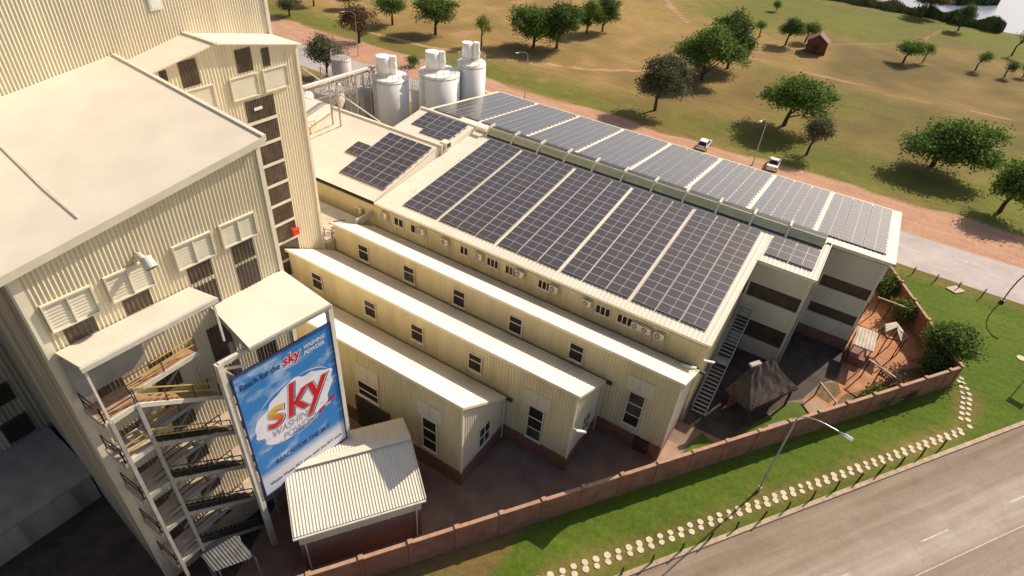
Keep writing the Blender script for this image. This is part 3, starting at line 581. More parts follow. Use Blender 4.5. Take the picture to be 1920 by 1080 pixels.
for dx, dy, m, dd, bo in ((.07, -.07, 'print_navy', .012, .10), (0, 0, 'print_white', .016, .09)):
    text('s', 1.10 + dx, 5.25 + dy, 3.25, 1.32, m, dd, shear=.18, bold=bo); text('ky', 2.45 + dx, 5.25 + dy, 3.65, 3.15, m, dd, shear=.2, bold=bo)
text('s', 1.16, 5.25, 3.25, 1.2, 'print_s', .022, shear=.18, bold=.05); text('ky', 2.51, 5.25, 3.65, 3.0, 'print_red', .022, shear=.2, bold=.05)
text('WASHING', 1.35, 4.42, .78, 2.85, 'print_grey', .012, shear=.2, bold=.012); text('POWDER', 1.95, 3.68, .78, 2.4, 'print_grey', .012, shear=.2, bold=.012)
MB().add([bp_(*q, .026) for q in ((4.5, 3.8), (4.75, 4.02), (5.75, 4.5), (5.85, 4.72), (5.5, 4.72), (5.35, 4.5), (4.6, 4.15))], [(0, 1, 2, 3, 4, 5, 6)]).build('banner', 'print_red', bb)
text('NEW', 4.95, 4.2, .24, .5, 'print_white', .030, shear=.3, bold=.01)
text('REACH FOR THE SKY', 1.12, 2.12, .55, 4.0, 'print_navy', .010, shear=.15, bold=.012)
text('Washa Washa SKY once wash the SKY once', .42, .62, .36, 5.4, 'print_navy', .010, bold=.006)
for o_, nm, zt in ((bp_(-.35, 0, -.16), 'post', 17.05), (bp_(BW + .22, 0, -.16), 'post', 16.95)):
    MB().bx((o_.x - .16, o_.y - .16, 0), (o_.x + .16, o_.y + .16, zt)).build(nm, 'steel_white', bb)
a, b = bp_(-.35, 11.62, -.16), bp_(BW + .22, 11.55, -.16); MB().bar(a, b, .22, .26).build('top_beam', 'steel_white', bb)
for v in (.3, 3.5, 6.8, 10.0): MB().bar(bp_(-.3, v, -.2), bp_(BW + .2, v, -.2), .12, .14).build('cross_rail', 'steel_grey', bb)
MB().bar(bp_(-.3, 11.3, -.16), bp_(1.0, 10.6, -.2), .12).build('brace', 'steel_white', bb)
cb = thing('billboard_canopy', 'square cream sheet canopy between the factory wall and the billboard', 'canopy', (-24, 15, 0))
mb = MB(); P = [V((-26.0, 13.45, 18.1)), V((-25.65, 17.95, 18.1)), V((-21.75, 17.95, 17.4)), V((-22.45, 12.95, 17.4))]
mb.add(P + [q - V((0, 0, .1)) for q in P], [(3, 2, 1, 0), (4, 5, 6, 7), (0, 1, 5, 4), (1, 2, 6, 5), (2, 3, 7, 6), (3, 0, 4, 7)]); mb.build('roof', 'cream_roof', cb)
mb = MB(); mb.bar(P[3] - V((0, 0, .22)), P[2] - V((0, 0, .22)), .1, .22).bar(P[0] - V((0, 0, .22)), P[3] - V((0, 0, .22)), .1, .2).bar(P[1] - V((0, 0, .22)), P[2] - V((0, 0, .22)), .1, .2); mb.build('roof_frame', 'steel_grey', cb)
MB().bar(P[1] - V((0, .4, 18)), P[1] - V((0, .4, .2)), .14).build('prop', 'steel_grey', cb)
# low entrance roof at the foot of the stairs
ec = thing('entrance_canopy', 'small ribbed metal lean-to roof at the foot of the stair tower', 'canopy', (-23.3, 8.8, 0))
mb = MB(); mb.corr((-24.7, 7.6, 3.35), (.62, 1, 0), 2.3, lambda s: (1.75, -.15, -.55), (0, 0, 1), .2, .03); mb.build('roof', 'lead_sheet', ec)
for (x, y, h) in ((-24.5, 7.8, 3.3), (-23.3, 9.6, 3.3), (-22.95, 7.7, 2.75), (-21.7, 9.4, 2.75)): MB().bar((x, y, 0), (x, y, h), .08).build('post', 'steel_grey', ec)
# low grey annex at the base of the tall tower
an = thing('grey_lean_to', 'low grey flat roofed lean-to in deep shade below the tall tower', 'building', (-38.6, 2, 0))
mb = MB(); mb.prism([(-41.5, -14), (-36.0, -14), (-35.3, 7.3), (-41.5, 7.6)], lambda x, y: 2.8 - .04 * (x + 41), lambda x, y: 3.0 - .04 * (x + 41)); mb.build('roof', 'concrete_grey', an)
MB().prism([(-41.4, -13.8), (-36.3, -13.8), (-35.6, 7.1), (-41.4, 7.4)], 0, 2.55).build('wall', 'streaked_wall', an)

# ================================================================ SAWTOOTH SHEDS
def window(parent, o, u, n, w, h, rows=(1,), cols=1, fm='cream_trim', f=.07, dep=.09, name='window'):
    """framed window standing on a wall: o = lower left corner on the wall, rows = relative pane heights from the bottom"""
    Z = V((0, 0, 1)); fr = MB(); o = V(o); tot = sum(rows); hs = [(h - f * (len(rows) + 1)) * r / tot for r in rows]; ws = (w - f * (cols + 1)) / cols
    zs = [f]
    for q in hs: zs.append(zs[-1] + q + f)
    for i in range(len(rows) + 1): fr.obox(o + Z * (zs[i] - f), u * w, n * dep, Z * f)
    for c in range(cols + 1):
        for i, q in enumerate(hs): fr.obox(o + u * (c * (ws + f)) + Z * zs[i], u * f, n * dep, Z * q)
    fo = fr.build(name, fm, parent)
    for i, q in enumerate(hs):
        for c in range(cols): MB().obox(o + u * (f + c * (ws + f)) + Z * zs[i] + n * .005, u * ws, n * .04, Z * q).build('pane', random.choice(('glass_dark', 'glass_dark', 'glass_dark', 'glass_mid')), fo)
    MB().obox(o - u * .06 - Z * .06, u * (w + .12), n * (dep + .07), Z * .06).build('sill', fm, fo)
    return fo
UX, NY = V((1, 0, 0)), V((0, -1, 0)); UY, NX = V((0, 1, 0)), V((1, 0, 0))
def shed(label, Yw, Yl, Xe, Xl, zt, zl, wins, tall, endwin, base=1.6):
    t = thing('factory_shed', label, 'shed', ((Xl + Xe) / 2, (Yw + Yl) / 2, 0), 'sawtooth sheds in front of the solar roof')
    mb = MB(); mb.corr((Xl, Yw, base), UX, Xe - Xl, lambda s: (0, 0, zt - .1 - base), NY, .27, .035); mb.build('wall', 'cream_wall', t)
    mb = MB(); mb.corr((Xe, Yw, base), UY, Yl - Yw, lambda s: (0, 0, zt - .1 - base + (zl - zt) * s / (Yl - Yw)), NX, .27, .035); mb.build('end_wall', 'cream_wall_pale', t)
    mb = MB(); mb.prism([(Xl, Yw), (Xl, Yl), (Xl - .15, Yl), (Xl - .15, Yw)], base, lambda x, y: zt - .1 + (zl - zt) * (y - Yw) / (Yl - Yw)); mb.build('rear_wall', 'cream_wall', t)
    MB().bx((Xl, Yw - .04, 0), (Xe + .05, Yl - .05, base)).build('brick_base', 'brick_base', t)
    mb = MB(); sl = (zl - zt) / (Yl - Yw); ov = .3
    mb.corr((Xl - .1, Yw - ov, zt - sl * ov * -1 + 0), UX, Xe - Xl + .35, lambda s: (0, Yl - Yw + ov - .06, (zl - zt) * (Yl - Yw + ov - .06) / (Yl - Yw)), V((0, .2, 1)), .3, .025, bot=lambda s: (0, 0, -2 * sl * ov))
    mb.build('roof', 'cream_roof', t)
    z_ = zt - sl * ov
    MB().bx((Xl - .1, Yw - ov - .05, z_ - .22), (Xe + .27, Yw - ov + .0, z_ + .03)).build('ridge_flashing', 'cream_trim', t)
    MB().obox((Xe + .21, Yw - ov, z_ - .22), V((.06, 0, 0)), V((0, Yl - Yw + ov - .06, sl * (Yl - Yw + ov - .06))), V((0, 0, .24))).build('barge_board', 'cream_trim', t)
    MB().bx((Xl, Yl - .26, zl - .12), (Xe + .75, Yl - .06, zl + .10)).build('gutter', 'steel_dark', t)
    MB().bx((Xe - .02, Yw - .09, base), (Xe + .1, Yw + .05, zt - .15)).build('corner_trim', 'cream_trim', t)
    MB().tube((Xe + .12, Yl - .2, .1), (Xe + .12, Yl - .2, zl - .1), .06).build('downpipe', 'cream_trim', t)
    for x, z0 in wins: window(t, (x - .63, Yw - .035, z0), UX, NY, 1.26, 1.72, (1.25, .75))
    for x, z0, h in tall:
        window(t, (x - .66, Yw - .035, z0), UX, NY, 1.32, h, (1, 1, 1))
        for k in (0, 1): MB().bx((x - 1.08 + k * 1.1, Yw - .075, z0 + h + .03), (x - .02 + k * 1.1, Yw - .03, z0 + h + 1.5)).build('infill_panel', 'cream_wall_pale', t)
    for y, z0, w, h in endwin: window(t, (Xe + .03, y, z0), UY, NX, w, h, (1, 1), 2)
    return t
s1 = shed('rearmost sawtooth shed, tall windowed wall right below the solar building', 33.2, 38.55, -4.1, -38.1, 8.95, 5.95, [(-34.6, 6.25), (-29.2, 6.25), (-23.7, 6.2), (-18.0, 6.2), (-12.4, 6.3)], [(-6.9, 2.4, 3.6)], [])
s2 = shed('middle sawtooth shed of three, between the other two bright roofs', 27.98, 33.15, -9.75, -38.3, 8.72, 5.85, [(-35.1, 5.85), (-29.0, 5.8), (-24.0, 5.8), (-18.35, 5.85)], [(-12.7, 1.8, 3.55)], [(30.05, 2.05, 1.25, 2.15)])
s3 = shed('front sawtooth shed of three, running behind the billboard', 22.35, 27.93, -15.5, -38.4, 8.9, 4.9, [], [(-18.3, 2.2, 3.4)], [(24.45, 2.05, 1.45, 2.2)])
window(s3, (-25.2, 22.31, 3.9), UX, NY, 2.05, 1.65, (1, 1.2))
for k in (0, 1): MB().bx((-25.3 + k * 1.15, 22.275, 5.65), (-24.2 + k * 1.15, 22.31, 7.25)).build('infill_panel', 'cream_wall_pale', s3)
MB().bx((-25.6, 22.2, 0), (-22.2, 22.30, 3.5)).build('roller_door', 'steel_dark', s3)
dr = MB().bx((-6.25, 33.08, 0), (-5.0, 33.14, 1.58)).build('door', 'wood_post', s1); MB().bx((-5.2, 33.04, .75), (-5.12, 33.08, .9)).build('handle', 'galv', dr)
for y0 in (39.0,): pass
# floodlights on the shed ends
fl0 = thing('floodlight', 'white tube floodlight on an arm at the middle shed corner', 'floodlight', (-9.6, 28.0, 5.25), 'floodlights on shed corners')
MB().bar((-9.6, 27.9, 5.25), (-9.2, 27.9, 5.3), .06).build('arm', 'steel_white', fl0); MB().obox((-9.25, 27.7, 5.25), V((.62, .35, -.05)), V((-.1, .18, 0)), V((0, 0, .14))).build('lamp_body', 'white_paint', fl0)
for (x, y, z, dx, dy, lb) in ((-4.0, 37.3, 7.0, -1.0, -.35, 'white tube floodlight lying over the rear shed roof end'), (-3.8, 38.5, 7.0, .8, .25, 'white tube floodlight pointing out beside the metal stairs')):
    f = thing('floodlight', lb, 'floodlight', (x, y, z), 'floodlights on shed corners')
    MB().bar((x, y, z - .6), (x, y, z), .06).build('arm', 'steel_white', f); MB().obox((x, y, z - .05), V((dx, dy, .02)), V((-.05, .16, 0)), V((0, 0, .13))).build('lamp_body', 'white_paint', f)

# ================================================================ SOLAR BUILDING
TF = math.tan(R(6.5)); TBK = .1345
def zf(y): return 9.02 + (y - 38.2) * TF            # front slope
def zb(y): return 11.08 - (y - 55.8) * TBK          # back slope
so = thing('solar_building', 'long cream factory building with a low gable roof covered in solar panels', 'building', (-20, 55, 0))
mb = MB(); mb.corr((-58, 38.6, 0), UX, 54.1, lambda s: (0, 0, 8.9), NY, .3, .03); mb.build('wall', 'cream_wall', so)
mb = MB(); mb.corr((-3.9, 38.6, 0), UY, 12.0, lambda s: (0, 0, 8.95 + s * TF), NX, .3, .03); mb.build('end_wall', 'cream_wall', so)
MB().bx((-58, 71.3, 0), (6.5, 71.5, 8.7)).build('rear_wall', 'cream_wall', so)
MB().prism([(-45.2, 49), (-45.0, 49), (-45.0, 71.4), (-45.2, 71.4)], 0, lambda x, y: min(zf(y), zb(y)) - .15).build('gable_wall', 'cream_wall', so)
MB().bx((6.3, 56.8, 0), (6.5, 71.5, 8.6)).build('gable_wall', 'cream_wall', so)
# roofs
mb = MB(); mb.corr((-37.7, 38.2, zf(38.2)), UX, 34.0, lambda s: (0, 17.5, 17.5 * TF), V((0, -.1, 1)), .38, .025); mb.build('front_roof', 'cream_roof', so)
mb = MB(); mb.corr((-3.7, 50.2, zf(50.2)), UX, 5.15, lambda s: (0, 5.5, 5.5 * TF), V((0, -.1, 1)), .38, .025); mb.build('roof_extension', 'cream_roof', so)
mb = MB(); mb.corr((-45.4, 55.7, zb(55.7)), UX, 46.4, lambda s: (0, 16.2, -16.2 * TBK), V((0, .1, 1)), .38, .025); mb.corr((1.0, 56.2, zb(56.2) + .001), UX, 5.75, lambda s: (0, 15.7, -15.7 * TBK), V((0, .1, 1)), .38, .025); mb.build('rear_roof', 'cream_roof', so)
MB().bx((-37.7, 38.08, 8.78), (-3.65, 38.2, 9.03)).build('eaves_fascia', 'cream_trim', so)
MB().bx((-58, 38.2, 8.62), (-3.8, 38.56, 8.78)).build('eaves_soffit', 'steel_dark', so)
MB().obox((-3.72, 38.1, 8.72), V((.12, 0, 0)), V((0, 12.1, 12.1 * TF)), V((0, 0, .3))).build('barge_board', 'cream_trim', so)
MB().bx((-3.7, 50.1, zf(50.2) - .3), (1.45, 50.2, zf(50.2) + .02)).build('eaves_fascia', 'cream_trim', so)
MB().obox((1.42, 50.1, zf(50.2) - .3), V((.08, 0, 0)), V((0, 6.0, 6.0 * TF)), V((0, 0, .33))).build('barge_board', 'cream_trim', so)
MB().bx((1.0, 56.1, zb(56.2) - .3), (6.8, 56.2, zb(56.2) + .03)).build('eaves_fascia', 'cream_trim', so)
MB().obox((6.73, 56.1, zb(56.2) - .26), V((.08, 0, 0)), V((0, 15.8, -15.8 * TBK)), V((0, 0, .3))).build('barge_board', 'cream_trim', so)
MB().bx((-45.4, 71.9, zb(71.9) - .25), (6.8, 72.05, zb(71.9) + .04)).build('rear_gutter', 'cream_trim', so)
MB().obox((-45.5, 55.7, zb(55.7) - .3), V((.1, 0, 0)), V((0, 16.2, -16.2 * TBK)), V((0, 0, .36))).build('barge_board', 'cream_trim', so)
MB().bx((-46.0, 55.2, 11.05), (-35.6, 55.8, 11.25)).build('ridge_cap', 'cream_trim', so)
# ridge ventilator: bays with a green sloped face, an open dark slot and white brackets
x0, x1, nb_ = -35.8, .95, 11; w = (x1 - x0) / nb_
for k in range(nb_):
    xa = x0 + k * w; v_ = MB()
    v_.add([(xa + .08, 54.85, 11.08), (xa + w - .08, 54.85, 11.08), (xa + w - .08, 55.35, 11.72), (xa + .08, 55.35, 11.72), (xa + .08, 55.45, 11.72), (xa + w - .08, 55.45, 11.72)], [(0, 1, 2, 3), (3, 2, 5, 4)])
    v_.bx((xa + .08, 55.0, 11.36), (xa + w - .08, 55.06, 11.42))
    vo = v_.build('ridge_ventilator', 'vent_green', so)
    MB().bx((xa + .1, 55.46, 10.9), (xa + w - .1, 56.35, 11.66)).build('ventilator_slot', 'steel_dark', vo); MB().bx((xa + .1, 54.7, 10.85), (xa + w - .1, 55.3, 11.06)).build('ventilator_gap', 'steel_dark', vo)
    MB().add([(xa - .1, 54.5, 10.95), (xa + .1, 54.5, 10.95), (xa + .1, 55.35, 11.86), (xa - .1, 55.35, 11.86), (xa + .1, 56.4, 11.9), (xa - .1, 56.4, 11.9), (xa + .1, 56.5, 11.1), (xa - .1, 56.5, 11.1)], [(0, 1, 2, 3), (3, 2, 4, 5), (5, 4, 6, 7), (0, 3, 5, 7), (1, 6, 4, 2)]).build('ventilator_bracket', 'cream_trim', so)
# raised left roof sections (sawtooth)
T1S = math.tan(R(12)); z1s = lambda y: 9.05 + (y - 38.2) * T1S
mb = MB(); mb.corr((-58, 38.2, 9.05), UX, 20.2, lambda s: (0, 10.5, 10.5 * T1S), V((0, -.2, 1)), .38, .025); mb.build('stepped_roof', 'cream_roof', so)
MB().add([(-37.75, 38.2, 8.9), (-37.75, 48.7, zf(48.7) - .1), (-37.75, 48.7, z1s(48.7)), (-37.75, 38.2, 9.06)], [(0, 1, 2, 3)]).build('step_wall', 'cream_roof', so)
MB().bx((-58, 48.66, zf(48.7) - .6), (-37.75, 48.74, z1s(48.7) - .02)).build('step_wall', 'cream_trim', so)
MB().bar((-58, 48.7, z1s(48.7) + .06), (-37.6, 48.7, z1s(48.7) + .06), .32, .14).bar((-37.6, 48.75, z1s(48.7) + .1), (-37.6, 48.75, zf(48.7)), .25, .2).build('roof_duct', 'cream_trim', so)
T2S = math.tan(R(8)); z2s = lambda y: 10.75 + (y - 48.9) * T2S
mb = MB(); mb.corr((-45.3, 48.9, 10.75), UX, 7.85, lambda s: (0, 6.0, 6.0 * T2S), V((0, -.14, 1)), .38, .025); mb.build('stepped_roof', 'cream_roof', so)
MB().add([(-37.45, 48.9, zf(48.9) - .1), (-37.45, 54.9, zf(54.9) - .1), (-37.45, 54.9, z2s(54.9)), (-37.45, 48.9, 10.75)], [(0, 1, 2, 3)]).build('step_wall', 'cream_roof', so)
MB().bx((-45.3, 54.86, 10.7), (-37.45, 54.94, z2s(54.9) - .01)).build('step_wall', 'cream_trim', so)
MB().bar((-45.4, 54.9, z2s(54.9) + .08), (-36.0, 54.9, z2s(54.9) + .0), .35, .16).build('roof_duct', 'cream_trim', so)
vb = MB().bx((-38.2, 49.2, 10.7), (-37.3, 50.1, 11.45)).build('vent_box', 'cream_trim', so); MB().bx((-37.3, 49.35, 10.9), (-37.27, 49.95, 11.35)).build('vent_mouth', 'steel_dark', vb)
# bolted weathering plates and pipe stubs scattered on the bare sheeting
pl_ = MB(); random.seed(5)
for k in range(14):
    x = random.uniform(-37.3, -35.3); y = random.uniform(40, 53.5); z = zf(y) + .03; pl_.bx((x, y, z), (x + .08, y + .07, z + .03))
stuff(pl_.build('roof_fixings', 'concrete_grey', so))
# end wings with open galleries
def wing(label, xa, xb, ya, yb, ztop, bands, brick=0):
    w = thing('gallery_wing', label, 'building wing', ((xa + xb) / 2, (ya + yb) / 2, 0))
    MB().bx((xa, yb - .2, 0), (xb, yb, ztop)).build('rear_wall', 'cream_wall_pale', w); MB().bx((xb - .18, ya + .2, 0), (xb, yb - .2, ztop)).build('side_wall', 'cream_wall_pale', w); MB().bx((xa, ya + .22, 0), (xb - .2, ya + .3, ztop - .1)).build('glazing', 'brown_sheet', w)
    for (z0, z1) in bands: MB().bx((xa, ya, z0), (xb, ya + .16, z1)).build('parapet', 'cream_wall_pale', w)
    for x in (xa + .1, xb - .28): MB().bx((x, ya - .02, 0), (x + .2, ya + .2, ztop)).build('pillar', 'cream_trim', w)
    if brick: MB().bx((xa, ya - .05, 0), (xb + .04, ya - .01, brick)).build('brick_base', 'brick_base', w)
    return w
w1_ = wing('gallery wing with dark open floors beside the metal stairs', -3.85, 1.3, 50.6, 55.6, 10.2, [(0, 1.75), (3.75, 6.2), (7.75, 10.15)])
w2_ = wing('far right gallery wing above red brick, next to the garden', 1.6, 6.5, 56.8, 60.5, 10.3, [(.9, 2.95), (4.15, 6.15), (7.4, 10.3)], 1.25)
MB().tube((1.45, 56.2, 0), (1.45, 56.2, 10.2), .09).build('downpipe', 'steel_grey', w2_)
MB().tube((1.42, 50.45, 0), (1.42, 50.45, 10.2), .08).build('downpipe', 'steel_grey', w1_)
# windows and air conditioners below the front eaves
for x, wd in ((-35.0, 1.2), (-32.9, 1.2), (-27.1, .95), (-23.9, 1.3), (-21.9, 1.3), (-18.45, 1.3), (-12.75, 1.4), (-10.75, 1.4)):
    window(so, (x - wd / 2, 38.57, 7.15), UX, NY, wd, .95, (1,), 2 if wd < 1.25 else 3)
def make_ac():
    t = thing('air_conditioner', 'x', 'air conditioner', (0, 0, 0), 'air conditioners under the solar roof eaves')
    c = MB().bx((-.42, -.42, 0), (.42, -.10, .60)).build('casing', 'cream_trim', t)
    g = MB(); g.tube((-.12, -.425, .30), (-.12, -.435, .30), .24, n=18); g.build('fan_opening', 'steel_dark', c)
    r = MB()
    for k in range(6): a = math.pi * k / 6; r.bar((-.12 - .23 * math.cos(a), -.445, .30 - .23 * math.sin(a)), (-.12 + .23 * math.cos(a), -.445, .30 + .23 * math.sin(a)), .02)
    r.tube((-.12, -.44, .30), (-.12, -.455, .30), .07, n=10); r.build('fan_grille', 'steel_white', c)
    for x in (-.3, .3): MB().bar((x, 0, -.03), (x, -.42, -.03), .04).bar((x, 0, -.35), (x, -.38, -.05), .035).build('bracket', 'steel_grey', t)
    MB().path([(.38, -.2, .1), (.5, -.1, .05), (.5, -.05, -.9)], .03).build('hose', 'cream_trim', t)
    return t
ac0 = make_ac()
ACX = [(-40.1, 6.9, 'air conditioner farthest left on the yellow wall, low above the flat roof'), (-36.7, 7.6, 'air conditioner second from left on the yellow wall beneath the eaves'), (-32.05, 7.6, 'air conditioner overlapping the second small eaves window from the left'), (-29.2, 7.6, 'air conditioner alone on the wall, left of the narrow eaves window'), (-25.35, 7.6, 'air conditioner just right of the narrow eaves window'), (-20.9, 7.65, 'air conditioner at the right edge of the fifth eaves window'), (-17.4, 7.6, 'air conditioner at the right edge of the sixth eaves window'), (-14.2, 7.6, 'air conditioner alone on bare wall, left of the last two eaves windows'), (-9.65, 7.45, 'first of the three air conditioners in a row near the roof corner'), (-8.8, 7.45, 'middle of the three air conditioners in a row near the roof corner'), (-7.65, 7.45, 'last of the three air conditioners in a row near the roof corner')]
for i, (x, z, lb) in enumerate(ACX):
    o = ac0 if i == 0 else copy_tree(ac0); o.location = (x, 38.57, z); o['label'] = lb
# ------------------------------------------------ solar arrays
def panel_mesh():
    mb = MB(); w, h, t = 1.968, .975, .045
    mb.bx((0, 0, -t), (w, h, 0), 0); f = .022
    mb.quad((f, f, .003), (w / 2 - .015, f, .003), (w / 2 - .015, h - f, .003), (f, h - f, .003), 1); mb.quad((w / 2 + .015, f, .003), (w - f, f, .003), (w - f, h - f, .003), (w / 2 + .015, h - f, .003), 1)
    me = bpy.data.meshes.new('solar_panel'); me.from_pydata(mb.v, [], mb.f); me.materials.append(MATS['solar_frame']); me.materials.append(MATS['solar_glass']); me.polygons.foreach_set('material_index', mb.mi); return me
PM = panel_mesh(); PX = 2.085
RAIL = {}
def rails(cells, px):
    mb = MB(); cs = set(cells)
    for c, r in cells:
        x = c * px
        mb.bx((x, r * .995 + .2, -.12), (x + 2.0, r * .995 + .26, -.05))
        if (c, r - 1) not in cs:
            k = 0.0
            while k < 2.0: mb.bx((x + k, r * .995 - .11, -.13), (x + k + .09, r * .995 - .03, -.01)); k += .21       # clamp teeth along the lower edge
    return mb
def array(label, x, y, z, pitch, cells, group='solar arrays on the roof', px=2.12):
    t = thing('solar_array', label, 'solar array', (x, y, z + .16), group); t.rotation_euler = (pitch, 0, 0)
    nc = max(c for c, r in cells) + 1; nr = max(r for c, r in cells) + 1
    for c, r in cells:
        o = bpy.data.objects.new('solar_panel', PM); C.objects.link(o); o.parent = t; o.location = (c * px, r * .995, 0); o.scale = (px / 2.045, 1, 1)
    mb = rails(cells, px); me = bpy.data.meshes.new('mounting_rails'); me.from_pydata(mb.v, [], mb.f); me.materials.append(MATS['comb']); o = bpy.data.objects.new('mounting_rails', me); C.objects.link(o); o.parent = t; stuff(o)
    return t
grid = lambda nc, nr: [(c, r) for c in range(nc) for r in range(nr)]
pf = R(6.5); pbk = -math.atan(TBK)
FR = [(-35.0, 2, 'narrow two-column solar array at the left end of the near roof slope'), (-30.55, 3, 'solar array second from left on the near roof slope'), (-23.95, 3, 'middle solar array of five on the near roof slope'), (-17.36, 3, 'solar array second from right on the near roof slope'), (-10.78, 3, 'rightmost large solar array on the near roof slope, by the roof edge')]
for x, nc, lb in FR: array(lb, x, 39.4, zf(39.4), pf, grid(nc, 15))
array('tiny solar array of six panels on the roof extension at right', -3.3, 51.25, zf(51.25), pf, grid(2, 3))
BKL = ['leftmost', 'second', 'third', 'fourth', 'fifth', 'sixth', 'seventh', 'rightmost']
for i in range(8):
    x = -44.85 + i * 6.4; lb = {0: 'leftmost shiny solar array on the far roof slope, beside the silos', 7: 'rightmost solar array on the far roof slope, by the road corner'}.get(i, BKL[i] + ' solar array from the left on the far roof slope, behind the ridge vents')
    n_ = 15 if i == 0 else 14; ys = 71.45 - n_ * .995 * math.cos(pbk)
    array(lb, x, ys, zb(ys), pbk, grid(3, n_) if i else [(c, r) for c, r in grid(3, 15) if not (c == 2 and r == 0)], px=1.985)
array('solar array on the lower stepped roof section at left, near the tall tower', -46.05, 40.05, z1s(40.05), R(12), [(c + 1, r) for c, r in grid(3, 8)] + [(0, 4), (0, 3)], px=2.0)
array('small solar array on the upper stepped roof section near the silos', -43.9, 50.5, z2s(50.5), R(8), [(0, 1), (0, 2), (0, 3)] + [(1, r) for r in range(0, 4)] + [(2, r) for r in range(0, 4)], px=1.95)
# flat concrete roof between tower and solar building, with rubbish rack
fr = thing('flat_roof_annex', 'pale concrete flat roof squeezed between the tower and the solar building', 'building', (-47, 34.8, 0))
MB().bx((-58, 32.3, 0), (-38.35, 37.1, 6.95)).build('wall', 'cream_wall', fr); MB().bx((-58.1, 32.25, 6.95), (-38.3, 37.3, 7.1)).build('roof', 'concrete', fr)
MB().bx((-38.5, 36.2, 7.1), (-38.3, 38.5, 7.75)).build('upstand', 'concrete', fr)
jr = thing('scrap_rack', 'small heap of metal frames left on the low roof by the tower', 'scrap', (-38.6, 33.6, 5.9)); random.seed(11)
for k in range(9):
    a = V((-39.3 + random.random() * 1.2, 33.3 + random.random() * 1.3, 7.15 + .12 * k)); MB().bar(a - V((.5, .2, 0)), a + V((.6 * random.uniform(.4, 1), random.uniform(-.5, .6), random.uniform(-.1, .25))), .07).build('bar', random.choice(('steel_dark', 'steel_grey', 'rust')), jr)
for (x, y) in ((-39.5, 33.1), (-38.5, 33.1), (-39.5, 34.3), (-38.5, 34.3)): MB().bar((x, y, 7.05), (x, y, 8.0), .06).build('upright', 'steel_dark', jr)
# roof behind the tower at far left
lr = thing('rear_left_roof', 'small cream roof and gutter poking out behind the gabled tower', 'building', (-57, 45, 0))
mb = MB(); mb.prism([(-62, 42.2), (-50.9, 41.4), (-52.8, 48.0), (-62, 47.4)], lambda x, y: 11.3, lambda x, y: 11.45 + .05 * (y - 41)); mb.build('roof', 'cream_roof', lr)
MB().bar((-61, 42.0, 11.2), (-51, 41.3, 11.2), .25, .3).build('gutter', 'cream_trim', lr); MB().prism([(-62, 42.6), (-51.4, 41.9), (-53.1, 47.6), (-62, 47.1)], 9.2, 11.3).build('wall', 'cream_wall', lr)

# ================================================================ METAL STAIRS beside the solar building
ms = thing('metal_stairs', 'long dark metal staircase climbing beside the solar building end wall', 'stairs', (-3, 43, 0))
p0, p1 = V((-3.0, 39.9, 0)), V((-3.0, 49.6, 5.6))
for x in (-3.55, -2.35): MB().bar(V((x, p0.y, .1)), V((x, p1.y, p1.z)), .08, .24).build('stringer', 'steel_grey', ms)
n_ = 30; tmesh = None
for k in range(n_):
    t = (k + .5) / n_; y = p0.y + (p1.y - p0.y) * t; z = p1.z * t
    if 13 <= k <= 15: continue
    o = MB().bx((-3.5, -.09, -.02), (-2.4, .10, .02)) if tmesh is None else None
    if tmesh is None: ob = o.build('tread', 'galv', None); tmesh = ob.data
    else: ob = bpy.data.objects.new('tread', tmesh); C.objects.link(ob)
    ob.parent = ms; ob.location = (0 - ms.location.x, y - ms.location.y, z)
MB().bx((-3.5, 44.1, 2.68), (-2.4, 45.2, 2.74)).build('landing', 'steel_grey', ms)
for x in (-3.58, -2.32):
    mb = MB(); mb.bar((x, p0.y, 1.0), (x, p1.y, p1.z + 1.0), .05)
    for k in range(9): t = k / 8; mb.bar((x, p0.y + (p1.y - p0.y) * t, p1.z * t), (x, p0.y + (p1.y - p0.y) * t, p1.z * t + 1.0), .04)
    mb.build('handrail', 'steel_grey', ms)
for y, z in ((44.6, 2.6), (49.4, 5.5)):
    for x in (-3.5, -2.4): MB().bar((x, y, 0), (x, y, z), .08).build('leg', 'steel_dark', ms)

# ================================================================ SMALL FRONT BUILDING
sb = thing('brick_outbuilding', 'low brick outbuilding with bright corrugated gable roof beneath the billboard', 'building', (-19.5, 15.5, 0))
L_ = 8.25
F1 = V((-15.0, 17.7, 4.5)); F0 = F1 - DW * L_; G1 = V((-18.35, 20.2, 5.75)); G0 = G1 - DW * L_; H1 = V((-20.5, 21.8, 4.75)); H0 = H1 - DW * L_
mb = MB(); mb.corr(F0, DW, L_, lambda s: G1 - F1, V((.1, -.1, 1)).normalized(), .195, .04); mb.build('front_roof', 'cream_roof', sb)
mb = MB(); mb.corr(G0, DW, L_, lambda s: H1 - G1, V((-.1, .1, 1)).normalized(), .195, .04); mb.build('rear_roof', 'cream_roof', sb)
MB().bar(G0 + V((0, 0, .09)), G1 + V((0, 0, .09)), .55, .06).build('ridge_cap', 'cream_trim', sb)
MB().bar(F0 + V((.08, -.06, -.08)), F1 + V((.08, -.06, -.08)), .12, .12).build('gutter', 'steel_white', sb)
MB().obox(F1 - V((0, 0, .12)), DW * .06, G1 - F1, V((0, 0, .2))).obox(G1 - V((0, 0, .12)), DW * .06, H1 - G1, V((0, 0, .2))).build('barge_board', 'cream_trim', sb)
fw0 = F0 + DW * .25 - NW * .3; fw1 = F1 - DW * .25 - NW * .3; bw0 = H0 + DW * .25 + NW * .3; bw1 = H1 - DW * .25 + NW * .3
mb = MB(); mb.prism([(q.x, q.y) for q in (fw0, fw1, bw1, bw0)], 0, 3.05); mb.build('brick_wall', 'brick_base', sb)
